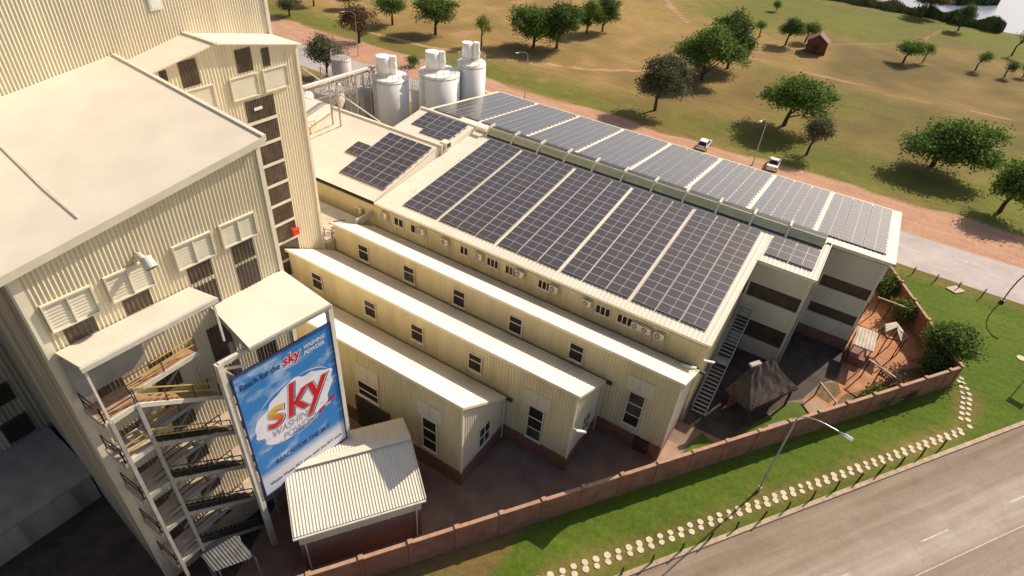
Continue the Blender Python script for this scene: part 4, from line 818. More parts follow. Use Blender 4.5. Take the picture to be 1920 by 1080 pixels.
mb = MB(); pr = [fw0 + NW * .02, fw1 + NW * .02 + DW * .02, bw1 + DW * .02, bw0]
mb.prism([(q.x, q.y) for q in pr], 3.05, 4.38); mb.add([(fw1.x, fw1.y, 4.38), (G1.x - DW.x * .25, G1.y - DW.y * .25, 5.6), (bw1.x, bw1.y, 4.6)], [(0, 1, 2)]); mb.build('upper_wall', 'cream_wall_pale', sb)
for s_ in (.12, .40, .47, .72): MB().obox(fw0.lerp(fw1, s_) + NW * .03 + V((0, 0, 3.0 - fw0.z)), DW * .05, NW * .03, V((0, 0, 1.4))).build('cover_strip', 'cream_trim', sb)
for s_ in (.07, .93): q = F0.lerp(F1, s_) + NW * .04; MB().path([q - V((0, 0, .1)), q - NW * .3 - V((0, 0, .45)), V((q.x - NW.x * .3, q.y - NW.y * .3, 0))], .055).build('downpipe', 'steel_white', sb)

# ================================================================ PERIMETER WALL
def boundary(label, org, d, n, segs, seed, mats=('red_plaster', 'coping')):
    t = thing('boundary_wall', label, 'wall', (org.x, org.y, 0)); random.seed(seed)
    for (a0, a1) in segs:
        h = 2.5 + random.uniform(-.05, .05); q = org + d * (a0 + .13); L = a1 - a0 - .26
        MB().obox(q - n * .08, d * L, n * .16, V((0, 0, h))).build('wall_panel', mats[0], t)
        MB().obox(q - n * .13 + V((0, 0, h)), d * L, n * .26, V((0, 0, .09))).build('coping', mats[1], t)
    for a in sorted({a for s_ in segs for a in s_}):
        q = org + d * (a - .12); MB().obox(q - n * .12, d * .24, n * .24, V((0, 0, 2.62))).build('pier', mats[0], t)
        MB().obox(q - d * .04 - n * .16 + V((0, 0, 2.62)), d * .32, n * .32, V((0, 0, .08))).build('pier_cap', mats[1], t)
    return t
sp_ = 3.153
boundary('long red plastered boundary wall with piers running along the front lawn', W0, DW, NW, [(k * sp_, (k + 1) * sp_) for k in range(-11, 13)] + [(13 * sp_, 42.5)], 2)
cor = W0 + DW * 42.5; ds = (V((8.6, 71.4, 0)) - cor); ds.z = 0; ds.normalize(); ns = V((ds.y, -ds.x, 0))
boundary('shorter red boundary wall turning back from the corner towards the rear road', cor, ds, ns, [(.3 + k * 3.2, .3 + (k + 1) * 3.2) for k in range(5)], 4)

# ================================================================ STEPPING STONES, POSTS
def disc_mesh():
    mb = MB(); n_ = 14; random.seed(9)
    rs = [.24 * (1 + random.uniform(-.06, .06)) for _ in range(n_)]
    a = [(r * math.cos(2 * math.pi * i / n_), r * math.sin(2 * math.pi * i / n_), -.03) for i, r in enumerate(rs)]; b = [(x, y, .035) for x, y, z in a]; c = [(x * .9, y * .9, .05) for x, y, z in a]
    mb.add(a + b + c, [(i, (i + 1) % n_, n_ + (i + 1) % n_, n_ + i) for i in range(n_)] + [(n_ + i, n_ + (i + 1) % n_, 2 * n_ + (i + 1) % n_, 2 * n_ + i) for i in range(n_)] + [tuple(range(2 * n_, 3 * n_))])
    me = bpy.data.meshes.new('stepping_stone'); me.from_pydata(mb.v, [], mb.f); me.materials.append(MATS['stone_disc']); return me
DM = disc_mesh(); random.seed(21)
pu = [V((-8.03, 18.13, 0)) + V((.5105, .692, 0)) * k for k in range(50)]
plo = [V((-7.74, 17.73, 0)) + V((.5072, .6925, 0)) * k for k in range(50)]
tail = [(17.0, 53.6), (17.05, 54.4), (17.1, 55.2), (17.1, 55.95), (17.1, 56.7), (17.05, 57.45), (16.9, 58.3), (16.7, 59.0), (17.75, 53.0), (17.55, 53.85), (17.55, 54.65), (17.6, 55.4), (17.6, 56.15), (17.65, 56.9), (17.6, 57.65), (17.4, 58.35), (17.1, 59.05), (16.9, 59.65)]
for q in pu + plo + [V((x, y, 0)) for x, y in tail]:
    o = bpy.data.objects.new('stepping_stone', DM); C.objects.link(o); o.location = (q.x + random.uniform(-.03, .03), q.y + random.uniform(-.03, .03), 0); o.rotation_euler = (0, 0, random.uniform(0, 6)); k = random.uniform(.88, 1.08); o.scale = (k, k * random.uniform(.9, 1.05), 1)
    tag(o, 'round pale concrete stepping stone in the double row across the lawn', 'stepping stone', 'stepping stones across the lawn')
def post_mesh(h):
    mb = MB(); mb.tube((0, 0, 0), (0, 0, h), .07, .06, 8); me = bpy.data.meshes.new('post'); me.from_pydata(mb.v, [], mb.f); me.materials.append(MATS['wood_post']); return me
PMS = post_mesh(1.05)
ORD = ['first', 'second', 'third', 'fourth', 'fifth', 'sixth', 'seventh', 'eighth', 'ninth', 'tenth', 'eleventh', 'twelfth', 'thirteenth', 'fourteenth', 'fifteenth', 'sixteenth']
def posts(pts, label, group):
    for i, (x, y) in enumerate(pts):
        o = bpy.data.objects.new('bollard', PMS); C.objects.link(o); o.location = (x, y, 0); o.rotation_euler = (random.uniform(-.06, .06), random.uniform(-.06, .06), random.uniform(0, 3)); o.scale = (1, 1, random.uniform(.85, 1.12)); tag(o, label % ORD[i], 'bollard', group)
posts([(-5.35 + 1.40 * k, 18.95 + 1.985 * k) for k in range(0, 16)], 'short dark wooden post by the front kerb, %s from the bottom of the photo', 'posts along the front kerb')
posts([(11.3 + 2.4 * k, 76.7) for k in range(4)], 'short dark wooden post at the lawn edge of the rear road, %s from the left', 'posts along the rear road')
ms_ = MB().obox((14.85, 75.85, 0), V((.95, 1.2, 0)), V((1.05, -.55, 0)), V((0, 0, .14))); rebase(tag(ms_.build('concrete_slab', 'concrete'), 'square pale concrete slab lying in the lawn by the rear road', 'slab'), (15.8, 76.2, 0))
mb = MB(); mb.tube((22.1, 66.9, 0), (22.1, 66.9, .06), .42, n=16); rebase(tag(mb.build('manhole_cover', 'stone_disc'), 'pale round cover in the lawn at the right edge', 'manhole cover'), (22.1, 66.9, 0))

# ================================================================ STREET LAMPS, SIGN
def lamp(label, base, h, arm, mat_='galv', droop=.35, group='street lamps'):
    t = thing('street_lamp', label, 'street lamp', base, group); b = V(base); a = V((arm[0], arm[1], 0)); L = a.length; u = a / L
    MB().tube(b, b + V((0, 0, h * .92)), .085, .055, 10).build('pole', mat_, t); MB().tube(b, b + V((0, 0, .5)), .13, .12, 10).build('base_collar', mat_, t)
    pts = [b + V((0, 0, h * .92))]
    for k in range(1, 9): s = k / 8; pts.append(b + u * (L * .72 * s ** 1.5) + V((0, 0, h * .92 + h * .08 * math.sin(min(1, s * 1.25) * math.pi / 2) - droop * .3 * s * s)))
    MB().path(pts, .04).build('arm', mat_, t)
    e = pts[-1]; d = (u * L * .28 + V((0, 0, -.1))); sd = V((-u.y, u.x, 0)); hd = MB()
    ring = [(0, .05, .05), (.25, .10, .09), (.6, .20, .12), (1.0, .17, .10)]
    vs = []
    for s, w, hh in ring: c = e + d * s; vs += [c - sd * w, c + V((0, 0, hh)), c + sd * w, c - V((0, 0, hh * .5))]
    fs = [(4 * i + j, 4 * i + (j + 1) % 4, 4 * i + 4 + (j + 1) % 4, 4 * i + 4 + j) for i in range(3) for j in range(4)] + [(12, 13, 14, 15)]
    hd.add(vs, fs); hd.build('lamp_head', 'white_paint', t); return t
lamp('grey street lamp rising from the front lawn, white head over the grass', (3.57, 35.16, 0), 9.3, (3.45, -.35))
lamp('street lamp standing between the two parked white cars', (-12.42, 93.64, 0), 7.5, (-.75, -1.75))
lamp('street lamp next to the bare brown tree at upper left', (-89.8, 89.64, 0), 8.3, (-1.9, -1.6))
lamp('street lamp behind the white silos, right of them', (-53.1, 92.9, 0), 8.2, (-1.45, -1.75))
lr_ = thing('street_lamp', 'dark bent street lamp at the right edge beside the rear road', 'street lamp', (20.5, 76.9, 0), 'street lamps')
MB().path([(20.5, 76.9, 0), (20.5, 76.95, 1.7), (20.62, 77.0, 3.1), (20.9, 77.0, 4.4), (21.5, 77.0, 5.5), (22.3, 77, 6.2)], .07).build('pole', 'steel_dark', lr_); MB().bx((20.3, 76.7, 0), (20.7, 77.1, .35)).build('base_collar', 'steel_dark', lr_); MB().obox((22.2, 76.9, 6.15), V((.7, 0, .2)), V((0, .25, 0)), V((0, 0, .15))).build('lamp_head', 'white_paint', lr_)
rs = thing('road_sign', 'two-posted road sign just off the right edge, its shadow on the lawn', 'sign', (22.3, 62.2, 0))
for x in (21.9, 22.9): MB().bar((x, 62.2 - (x - 21.9) * .4, 0), (x, 62.2 - (x - 21.9) * .4, 2.7), .08).build('post', 'galv', rs)
MB().obox((21.8, 62.25, 2.1), V((1.2, -.48, 0)), V((.02, .05, 0)), V((0, 0, .65))).build('panel', 'galv', rs)

# ================================================================ CARS
def car(label, base, rz, estate):
    t = thing('parked_car', label, 'car', (0, 0, 0), 'cars parked beyond the rear road')
    L, Wd = (3.9, 1.66) if estate else (4.35, 1.7)
    # body as lofted sections along y (rear = -y)
    hw = Wd / 2
    sec = [(-L / 2, .42, .70, .86), (-L / 2 + .12, .28, .86, .97), (-L / 2 + .7, .24, .92, 1.0), (0, .24, .90, 1.0), (L / 2 - 1.0, .24, .86, 1.0), (L / 2 - .25, .28, .70, .96), (L / 2, .42, .60, .84)]
    vs = []; 
    for y, zb_, zt_, k in sec: w = hw * k; vs += [(-w * .92, y, zb_), (-w, y, (zb_ + zt_) * .5), (-w * .95, y, zt_), (w * .95, y, zt_), (w, y, (zb_ + zt_) * .5), (w * .92, y, zb_)]
    fs = [(6 * i + j, 6 * i + (j + 1) % 6, 6 * i + 6 + (j + 1) % 6, 6 * i + 6 + j) for i in range(len(sec) - 1) for j in range(6)] + [tuple(range(6))[::-1], tuple(range(6 * len(sec) - 6, 6 * len(sec)))]
    b = MB(); b.add(vs, fs); bo = b.build('body', 'car_paint', t, False)
    r0, r1 = (-L / 2 + .12, L / 2 - 1.15) if estate else (-L / 2 + .75, L / 2 - 1.2); tr0, tr1 = r0 + (.38 if estate else .62), r1 - .75
    cv = [(-hw * .9, r0, .88), (hw * .9, r0, .88), (hw * .9, r1, .87), (-hw * .9, r1, .87), (-hw * .72, tr0, 1.40), (hw * .72, tr0, 1.40), (hw * .72, tr1, 1.42), (-hw * .72, tr1, 1.42)]
    c = MB(); c.add(cv, [(0, 1, 5, 4), (1, 2, 6, 5), (2, 3, 7, 6), (3, 0, 4, 7), (4, 5, 6, 7)]); c.build('cabin', 'car_paint', t)
    def pane(i, j, k, l_, e=.06):
        P = [V(cv[q]) for q in (i, j, k, l_)]; n_ = (P[1] - P[0]).cross(P[3] - P[0]).normalized(); m_ = sum(P, V()) / 4
        return [q.lerp(m_, e * 2) + n_ * .008 for q in P]
    for nm, ids in (('rear_window', (0, 1, 5, 4)), ('side_window', (1, 2, 6, 5)), ('windscreen', (2, 3, 7, 6)), ('side_window', (3, 0, 4, 7))):
        P = pane(*ids); w_ = MB(); w_.quad(*P); w_.build(nm, 'glass_dark', t)
    MB().bx((-hw * .70, tr0 + .05, 1.415), (hw * .70, tr1 - .05, 1.45)).build('roof', 'car_paint', t)
    for x in (-1, 1):
        for y in (-L / 2 + .72, L / 2 - .78):
            w_ = MB(); w_.tube((x * hw * .78, y, .30), (x * hw * 1.0, y, .30), .30, n=16); w_ = w_.build('wheel', 'rubber', t); MB().tube((x * hw * 1.0, y, .30), (x * hw * 1.015, y, .30), .18, n=12).build('rim', 'galv', w_)
        MB().bx((x * hw * .72 - .14, -L / 2 - .02, .62), (x * hw * .72 + .14, -L / 2 + .06, .80)).build('tail_light', 'tail_red', t)
        MB().bx((x * hw * .66 - .16, L / 2 - .10, .55), (x * hw * .66 + .16, L / 2 + .01, .68)).build('headlight', 'white_paint', t)
        MB().bx((x * hw * 1.02 - .1, L / 2 - 1.35, .92), (x * hw * 1.02 + .1, L / 2 - 1.22, 1.04)).build('door_mirror', 'car_paint', t)
    MB().bx((-hw * .82, -L / 2 - .05, .32), (hw * .82, -L / 2 + .05, .52)).build('bumper', 'car_paint', t); MB().bx((-.26, -L / 2 - .07, .55), (.26, -L / 2 - .02, .66)).build('number_plate', 'road_paint', t)
    t.location = base; t.rotation_euler = (0, 0, rz); return t
car('white saloon car parked nose-in on the dirt, right of the lamp post', (-9.7, 95.2, 0), R(4), False)
car('white hatchback parked nose-in on the dirt, left of the lamp post', (-20.6, 94.9, 0), R(2), True)

# ================================================================ SILOS AND PIPEWORK
def silo(label, x, y, h, d, filt=True, m='tank_white', bands=1, ladder=True, group='storage silos behind the solar building'):
    t = thing('storage_silo', label, 'silo', (x, y, 0), group); r = d * .53; n = 36
    MB().tube((x, y, 0), (x, y, h), r, n=n).build('shell', m, t, False)
    for p_ in t.children[0].data.polygons: p_.use_smooth = len(p_.vertices) == 4
    MB().tube((x, y, h), (x, y, h + .28), r * .98, r * .25, n=n).build('roof', m, t)
    for k in range(bands): z = h * (.97 - .28 * k); MB().tube((x, y, z - .05), (x, y, z + .05), r + .03, n=n).build('hoop', m if k else 'tank_grey', t)
    rl = MB(); k_ = 18
    for i in range(k_):
        a = 2 * math.pi * i / k_; b = 2 * math.pi * (i + 1) / k_; P = V((x + r * .97 * math.cos(a), y + r * .97 * math.sin(a), h)); Q = V((x + r * .97 * math.cos(b), y + r * .97 * math.sin(b), h))
        rl.bar(P, P + V((0, 0, 1.0)), .035)
        for z in (.5, 1.0): rl.bar(P + V((0, 0, z)), Q + V((0, 0, z)), .03)
    stuff(rl.build('guard_rail', 'steel_grey', t))
    if filt:
        fx, fy = x - r * .28, y - r * .15; f = MB(); f.tube((fx, fy, h + .1), (fx, fy, h + 2.5), .95 if d > 4 else .72, n=20); f = f.build('filter_housing', 'tank_white', t)
        for p_ in f.data.polygons: p_.use_smooth = len(p_.vertices) == 4
        MB().tube((fx + 1.0, fy + .7, h + .2), (fx + 1.0, fy + .7, h + 2.55), .5, .42, n=16).build('exhaust_hood', 'tank_white', t); MB().tube((fx + 1.0, fy + .7, h + 2.2), (fx + 1.5, fy + .5, h + 1.2), .22, .3, n=10).build('duct', 'white_paint', t)
    if ladder:
        ld = MB(); a = R(-100); P = V((x + (r + .14) * math.cos(a), y + (r + .14) * math.sin(a), 0)); s_ = V((-math.sin(a), math.cos(a), 0)) * .2
        ld.bar(P - s_, P - s_ + V((0, 0, h + 1)), .05).bar(P + s_, P + s_ + V((0, 0, h + 1)), .05)
        for k in range(int(h / .4)): ld.bar(P - s_ + V((0, 0, .3 + k * .4)), P + s_ + V((0, 0, .3 + k * .4)), .03)
        stuff(ld.build('ladder', 'steel_white', t))
    return t
silo('largest plain white silo at the left of the filter-topped group', -54.7, 60, 11.9, 4.5)
silo('widest white silo with a hoop, middle of the filter-topped group', -50.5, 65, 12.3, 5.2, bands=2)
silo('slim white silo with filter, rightmost beside the solar roof', -48.4, 69.4, 13.0, 3.7)
silo('short grey silo without filter, left of the big white one', -58.0, 57.5, 9.8, 3.6, False, 'tank_grey')
silo('small rusty silo farthest back at upper left, before the dark tree', -70.0, 66.2, 9.4, 2.7, False, 'tank_grey')
silo('narrow brown silo half hidden in the gap between white silos', -54.4, 65.3, 9.0, 2.0, False, 'tank_grey', ladder=False)
silo('shaded grey silo behind the pipe bridge at left', -63.0, 57.0, 8.8, 3.8, False, 'tank_grey')
silo('low cream silo partly hidden behind the gabled tower', -61.5, 51.0, 10.2, 2.6, False, 'tank_white', ladder=False)
silo('small white tank between the pipe bridge and the rusty silo', -66.5, 60.5, 7.6, 2.8, False, 'tank_white', ladder=False)
silo('brownish tank squeezed behind the short grey silo', -60.2, 62.3, 9.2, 3.0, False, 'tank_grey', ladder=False)
pb_ = thing('pipe_bridge', 'bundle of pipes on trestles leading from the tower to the silos', 'pipes', (-56, 50, 0))
pa, pe = V((-47.0, 39.0, 17.8)), V((-56.9, 59.2, 12.75))
for k, (o, r) in enumerate(((V((-.3, -.1, 0)), .10), (V((0, 0, .05)), .13), (V((.35, .1, 0)), .09), (V((.1, 0, -.35)), .08))): MB().tube(pa + o, pe + o, r, n=8).build('pipe', 'pipe' if k != 1 else 'steel_white', pb_)
MB().path([pe + V((.0, 0, .05)), pe + V((.3, .2, -1.6))], .13).build('pipe', 'steel_grey', pb_)
for s in (.35, .62, .86):
    c = pa.lerp(pe, s); mb = MB(); mb.bar((c.x - .5, c.y, 0), (c.x - .5, c.y, c.z - .15), .14).bar((c.x + .5, c.y + .2, 0), (c.x + .5, c.y + .2, c.z - .15), .14).bar((c.x - .7, c.y - .1, c.z - .25), (c.x + .7, c.y + .3, c.z - .25), .14).bar((c.x - .5, c.y, c.z - 4), (c.x + .5, c.y + .2, c.z - .5), .08); mb.build('trestle', 'steel_grey', pb_)
MB().bar((-63, 53.0, 12.6), (-47.0, 49.6, 11.0), .12).bar((-58.5, 50.0, 10.4), (-55.0, 58.6, 11.4), .1).build('truss_bar', 'steel_white', pb_)
random.seed(4)
MB().bx((-64.5, 58.6, 7.9), (-57.2, 60.0, 8.0)).build('platform', 'galv', pb_); MB().bar((-64.5, 58.6, 9.0), (-57.2, 58.6, 9.0), .06).build('platform_rail', 'steel_grey', pb_)
for k in range(16):
    x, y = random.uniform(-66, -55), random.uniform(56, 64); MB().path([(x, y, 0), (x, y, random.uniform(8, 11)), (x + random.uniform(-1.5, 1.5), y + 1, random.uniform(8, 11))], .07).build('riser_pipe', random.choice(('rust', 'pipe', 'steel_grey')), pb_)

# ================================================================ THATCHED HUT AND GARDEN
th = thing('thatched_hut', 'thatched garden shelter with steep hipped roof in the building shade', 'hut', (.9, 43.8, 0))
E_ = [(.75, 40.7), (3.6, 45.8), (1.1, 47.2), (-1.7, 41.8)]; ra, rb_ = V((-.45, 42.4, 5.4)), V((.8, 44.3, 5.4))
def thatch(th):
    mb = MB(); N = 10; ev = []
    pts = [V((*q, 2.3)) for q in E_]; faces = [(pts[0], pts[1], rb_, ra), (pts[1], pts[2], rb_, rb_), (pts[2], pts[3], ra, rb_), (pts[3], pts[0], ra, ra)]
    random.seed(8)
    for a, b, c, d in faces:
        g = []
        for i in range(N + 1):
            row = []
            for j in range(9):
                s, t = i / N, j / 8; q = a.lerp(b, s).lerp(d.lerp(c, s), t); q = q + V((0, 0, -.35 * math.sin(t * math.pi) * .6))
                if 0 < i < N: q = q + V((random.uniform(-.05, .05), random.uniform(-.05, .05), random.uniform(-.05, .05)))
                row.append(q)
            g.append(row)
        for i in range(N):
            for j in range(8): mb.quad(g[i][j], g[i + 1][j], g[i + 1][j + 1], g[i][j + 1])
        for i in range(N): mb.quad(g[i][0], g[i][0] - V((0, 0, .28)), g[i + 1][0] - V((0, 0, .28)), g[i + 1][0])
    mb.build('thatch_roof', 'thatch', th)
thatch(th)
MB().bar(ra + V((-.15, -.2, .05)), ra.lerp(rb_, .35) + V((0, 0, .05)), .4, .2).build('ridge_cap', 'thatch_cap', th)
for q in E_: MB().tube((q[0] * .86 + .95 * .14, q[1] * .86 + 43.9 * .14, 0), (q[0] * .86 + .95 * .14, q[1] * .86 + 43.9 * .14, 2.6), .1).build('post', 'wood_post', th)
MB().prism([(E_[2][0] - .5, E_[2][1] - .5), (E_[3][0] + .6, E_[3][1] + .3), (E_[3][0] + .75, E_[3][1] + .2), (E_[2][0] - .35, E_[2][1] - .6)], 0, 2.2).build('rear_wall', 'brick_base', th)
bn = thing('garden_bench', 'grey plank bench beside the thatched shelter', 'bench', (3.2, 42.6, 0)); MB().obox((2.5, 41.8, .42), V((1.1, 1.5, 0)), V((.3, -.22, 0)), V((0, 0, .06))).build('seat', 'concrete_grey', bn)
for s_ in (.08, .88): MB().obox((2.5 + 1.1 * s_, 41.8 + 1.5 * s_, 0), V((.06, .08, 0)), V((.3, -.22, 0)), V((0, 0, .42))).build('leg', 'concrete_grey', bn)
cs = thing('white_roofed_shelter', 'small white ribbed roof shelter against the gallery wing wall', 'shelter', (7.7, 56.3, 0))
mb = MB(); mb.corr((6.75, 54.75, 2.55), (1, 0, 0), 1.8, lambda s: (-.0, 3.1, .12), (0, 0, 1), .3, .04); mb.obox((6.75, 54.75, 2.42), V((1.78, 0, 0)), V((0, 3.1, .12)), V((0, 0, .1))); mb.build('roof', 'concrete', cs)
for (x, y) in ((6.85, 54.9), (8.4, 54.9), (6.85, 57.7), (8.4, 57.7)): MB().bar((x, y, 0), (x, y, 2.5), .09).build('post', 'steel_dark', cs)
MB().bx((6.9, 55.1, 0), (8.35, 57.6, .9)).build('counter', 'brick_base', cs)
gz = thing('garden_gazebo', 'open round gazebo with two white roof panels in the red garden', 'gazebo', (9.9, 59.0, 0)); gc = V((9.9, 59.2, 0))
for k in range(6):
    a = R(60 * k + 10); P = gc + V((1.25 * math.cos(a), 1.25 * math.sin(a), 0)); MB().bar(P, P + V((0, 0, 2.4)), .09).build('post', 'wood_post', gz)
    a2_ = R(60 * k + 70); Q = gc + V((1.25 * math.cos(a2_), 1.25 * math.sin(a2_), 0)); MB().bar(P + V((0, 0, 2.4)), Q + V((0, 0, 2.4)), .09).build('ring_beam', 'wood_post', gz); MB().bar(P + V((0, 0, 2.4)), gc + V((0, 0, 3.1)), .07).build('rafter', 'wood_post', gz)
for P in ([(8.95, 59.75, 2.72), (9.9, 60.85, 2.72), (9.95, 59.3, 3.18), (9.1, 58.1, 2.95)], [(9.9, 60.85, 2.72), (10.65, 59.8, 2.66), (10.6, 57.95, 2.66), (9.95, 58.9, 3.16)]):
    mb = MB(); P = [V(q) for q in P]; mb.add(P + [q - V((0, 0, .05)) for q in P], [(0, 1, 2, 3), (7, 6, 5, 4), (0, 4, 5, 1), (1, 5, 6, 2), (2, 6, 7, 3), (3, 7, 4, 0)])
    for s in (.33, .66): mb.bar(P[0].lerp(P[3], s) + V((0, 0, .03)), P[1].lerp(P[2], s) + V((0, 0, .03)), .05)
    mb.build('roof_panel', 'concrete', gz)
def trellis(label, a, b, posts_, h=2.3):
    t = thing('garden_pergola', label, 'pergola', (a[0], a[1], 0), 'timber frames in the garden'); a, b = V((*a, 0)), V((*b, 0))
    MB().bar(a + V((0, 0, h)), b + V((0, 0, h)), .11, .13).build('beam', 'deck_pale', t)
    for s in posts_: q = a.lerp(b, s); MB().bar(q, q + V((0, 0, h)), .1).build('post', 'wood_post', t)
trellis('single timber beam frame at the top of the red garden, near the side wall', (7.9, 64.9), (10.8, 64.8), (.1, .5, .95))
trellis('timber beam frame in the middle of the red garden below the gazebo', (8.4, 53.8), (10.8, 52.7), (.05, .5, .95), 2.2)
trellis('timber beam frame beside the dark planting near the front wall', (5.2, 48.6), (6.9, 46.8), (.05, .95), 1.6)
bt = MB().bar((10.0, 55.6, .25), (12.0, 54.8, .25), .25, .1).bar((10.2, 55.5, .1), (10.3, 55.5, .22), .2).bar((11.7, 54.9, .1), (11.8, 54.9, .22), .2); rebase(tag(bt.build('low_bench', 'wood_post'), 'low dark plank bench on the red garden soil', 'bench'), (11, 55.2, 0))
gt = thing('garden_gate', 'small white-edged gate step at the front wall by the garden path', 'gate', (6.6, 46.4, 0)); MB().bar((6.2, 45.6, .1), (6.5, 46.5, .1), .1).bar((6.5, 46.5, .1), (7.2, 46.7, .1), .1).build('kerb_edge', 'white_paint', gt); MB().bar((6.2, 45.6, 0), (6.2, 45.6, 1.3), .07).bar((7.2, 46.7, 0), (7.2, 46.7, 1.3), .07).build('gate_post', 'steel_dark', gt)

# ================================================================ VEGETATION
def leaf_mesh(rng, lobes, n_clumps, per, clump_r, leaf, squash=.8):
    C_ = []; 
    wts = np.array([l[3] * l[3] for l in lobes]); wts /= wts.sum()
    for _ in range(n_clumps):
        cx, cy, cz, r, rz = lobes[rng.choice(len(lobes), p=wts)]
        d = rng.normal(size=3); d /= np.linalg.norm(d); 
        if d[2] < -.35: d[2] *= -.6
        rr = r * (rng.uniform(.55, 1.0) ** .6); C_.append((cx + d[0] * rr, cy + d[1] * rr, cz + d[2] * rr * rz / r))
    C_ = np.array(C_); P = np.repeat(C_, per, axis=0) + rng.normal(size=(n_clumps * per, 3)) * clump_r * np.array([1, 1, .7])
    N = rng.normal(size=P.shape) + np.array([0, 0, .7]); N /= np.linalg.norm(N, axis=1)[:, None]
    A = np.cross(N, rng.normal(size=P.shape)); A /= np.linalg.norm(A, axis=1)[:, None]; B = np.cross(N, A)
    s = leaf * rng.uniform(.6, 1.25, size=(len(P), 1)); vs = np.stack([P - A * s, P - B * s * .62, P + A * s, P + B * s * .62], axis=1).reshape(-1, 3)
    fs = np.arange(len(vs)).reshape(-1, 4); me = bpy.data.meshes.new('crown'); me.from_pydata(vs.tolist(), [], fs.tolist()); return me
def tree(name, label, x, y, h, w, under, leafm, seed, off=(0, 0), dens=1.0, lean=(0, 0), round_=False, cat='tree', group=None):
    rng = np.random.default_rng(seed); t = thing(name, label, cat, (x, y, 0), group); t.rotation_euler = (0, 0, 0)
    cz = (h + under) / 2; rz = (h - under) / 2; r = w / 2; lobes = [(off[0], off[1], cz, r * .62, rz * .74)]
    nl = 10 if w > 5 else 6
    for k in range(nl):
        a = 2 * math.pi * (k + rng.uniform(-.3, .3)) / nl; q = r * rng.uniform(.36, .74); rr = r * rng.uniform(.24, .48)
        lobes.append((off[0] + q * math.cos(a), off[1] + q * math.sin(a), cz + rz * rng.uniform(-.55, .5), rr, rr * rng.uniform(.7, .95) * min(1.2, rz / r * 1.1)))
    lobes.append((off[0] + rng.uniform(-.2, .2) * r, off[1] + rng.uniform(-.2, .2) * r, cz + rz * .45, r * .5, rz * .5))
    area = w * (h - under); nc = int(max(30, min(220, 3.0 * area * dens))); leaf = .10 + .0115 * w; per = int(max(22, min(80, 62 * dens)))
    me = leaf_mesh(rng, lobes, nc, per, .34 + .035 * w, leaf); me.materials.append(MATS[leafm]); c = bpy.data.objects.new('crown', me); C.objects.link(c); c.parent = t
    mb = MB(); tr = .07 + .022 * w; top = V((off[0] * .7 + lean[0], off[1] * .7 + lean[1], under + (h - under) * .45)); mid = V((lean[0] * .5 + rng.uniform(-.1, .1), lean[1] * .5, max(.4, under * .9)))
    mb.tube((0, 0, -.1), mid, tr * 1.25, tr, 8); mb.tube(mid, top, tr, tr * .45, 7)
    for k in range(6):
        lb = lobes[1 + k % nl]; mb.tube(mid.lerp(top, .1 + .12 * k), (lb[0] * .8, lb[1] * .8, lb[2]), tr * .5, tr * .14, 5)
    me2 = bpy.data.meshes.new('trunk'); me2.from_pydata(mb.v, [], mb.f); me2.materials.append(MATS['bark']); o = bpy.data.objects.new('trunk', me2); C.objects.link(o); o.parent = t
    return t
PK = 'trees in the park'
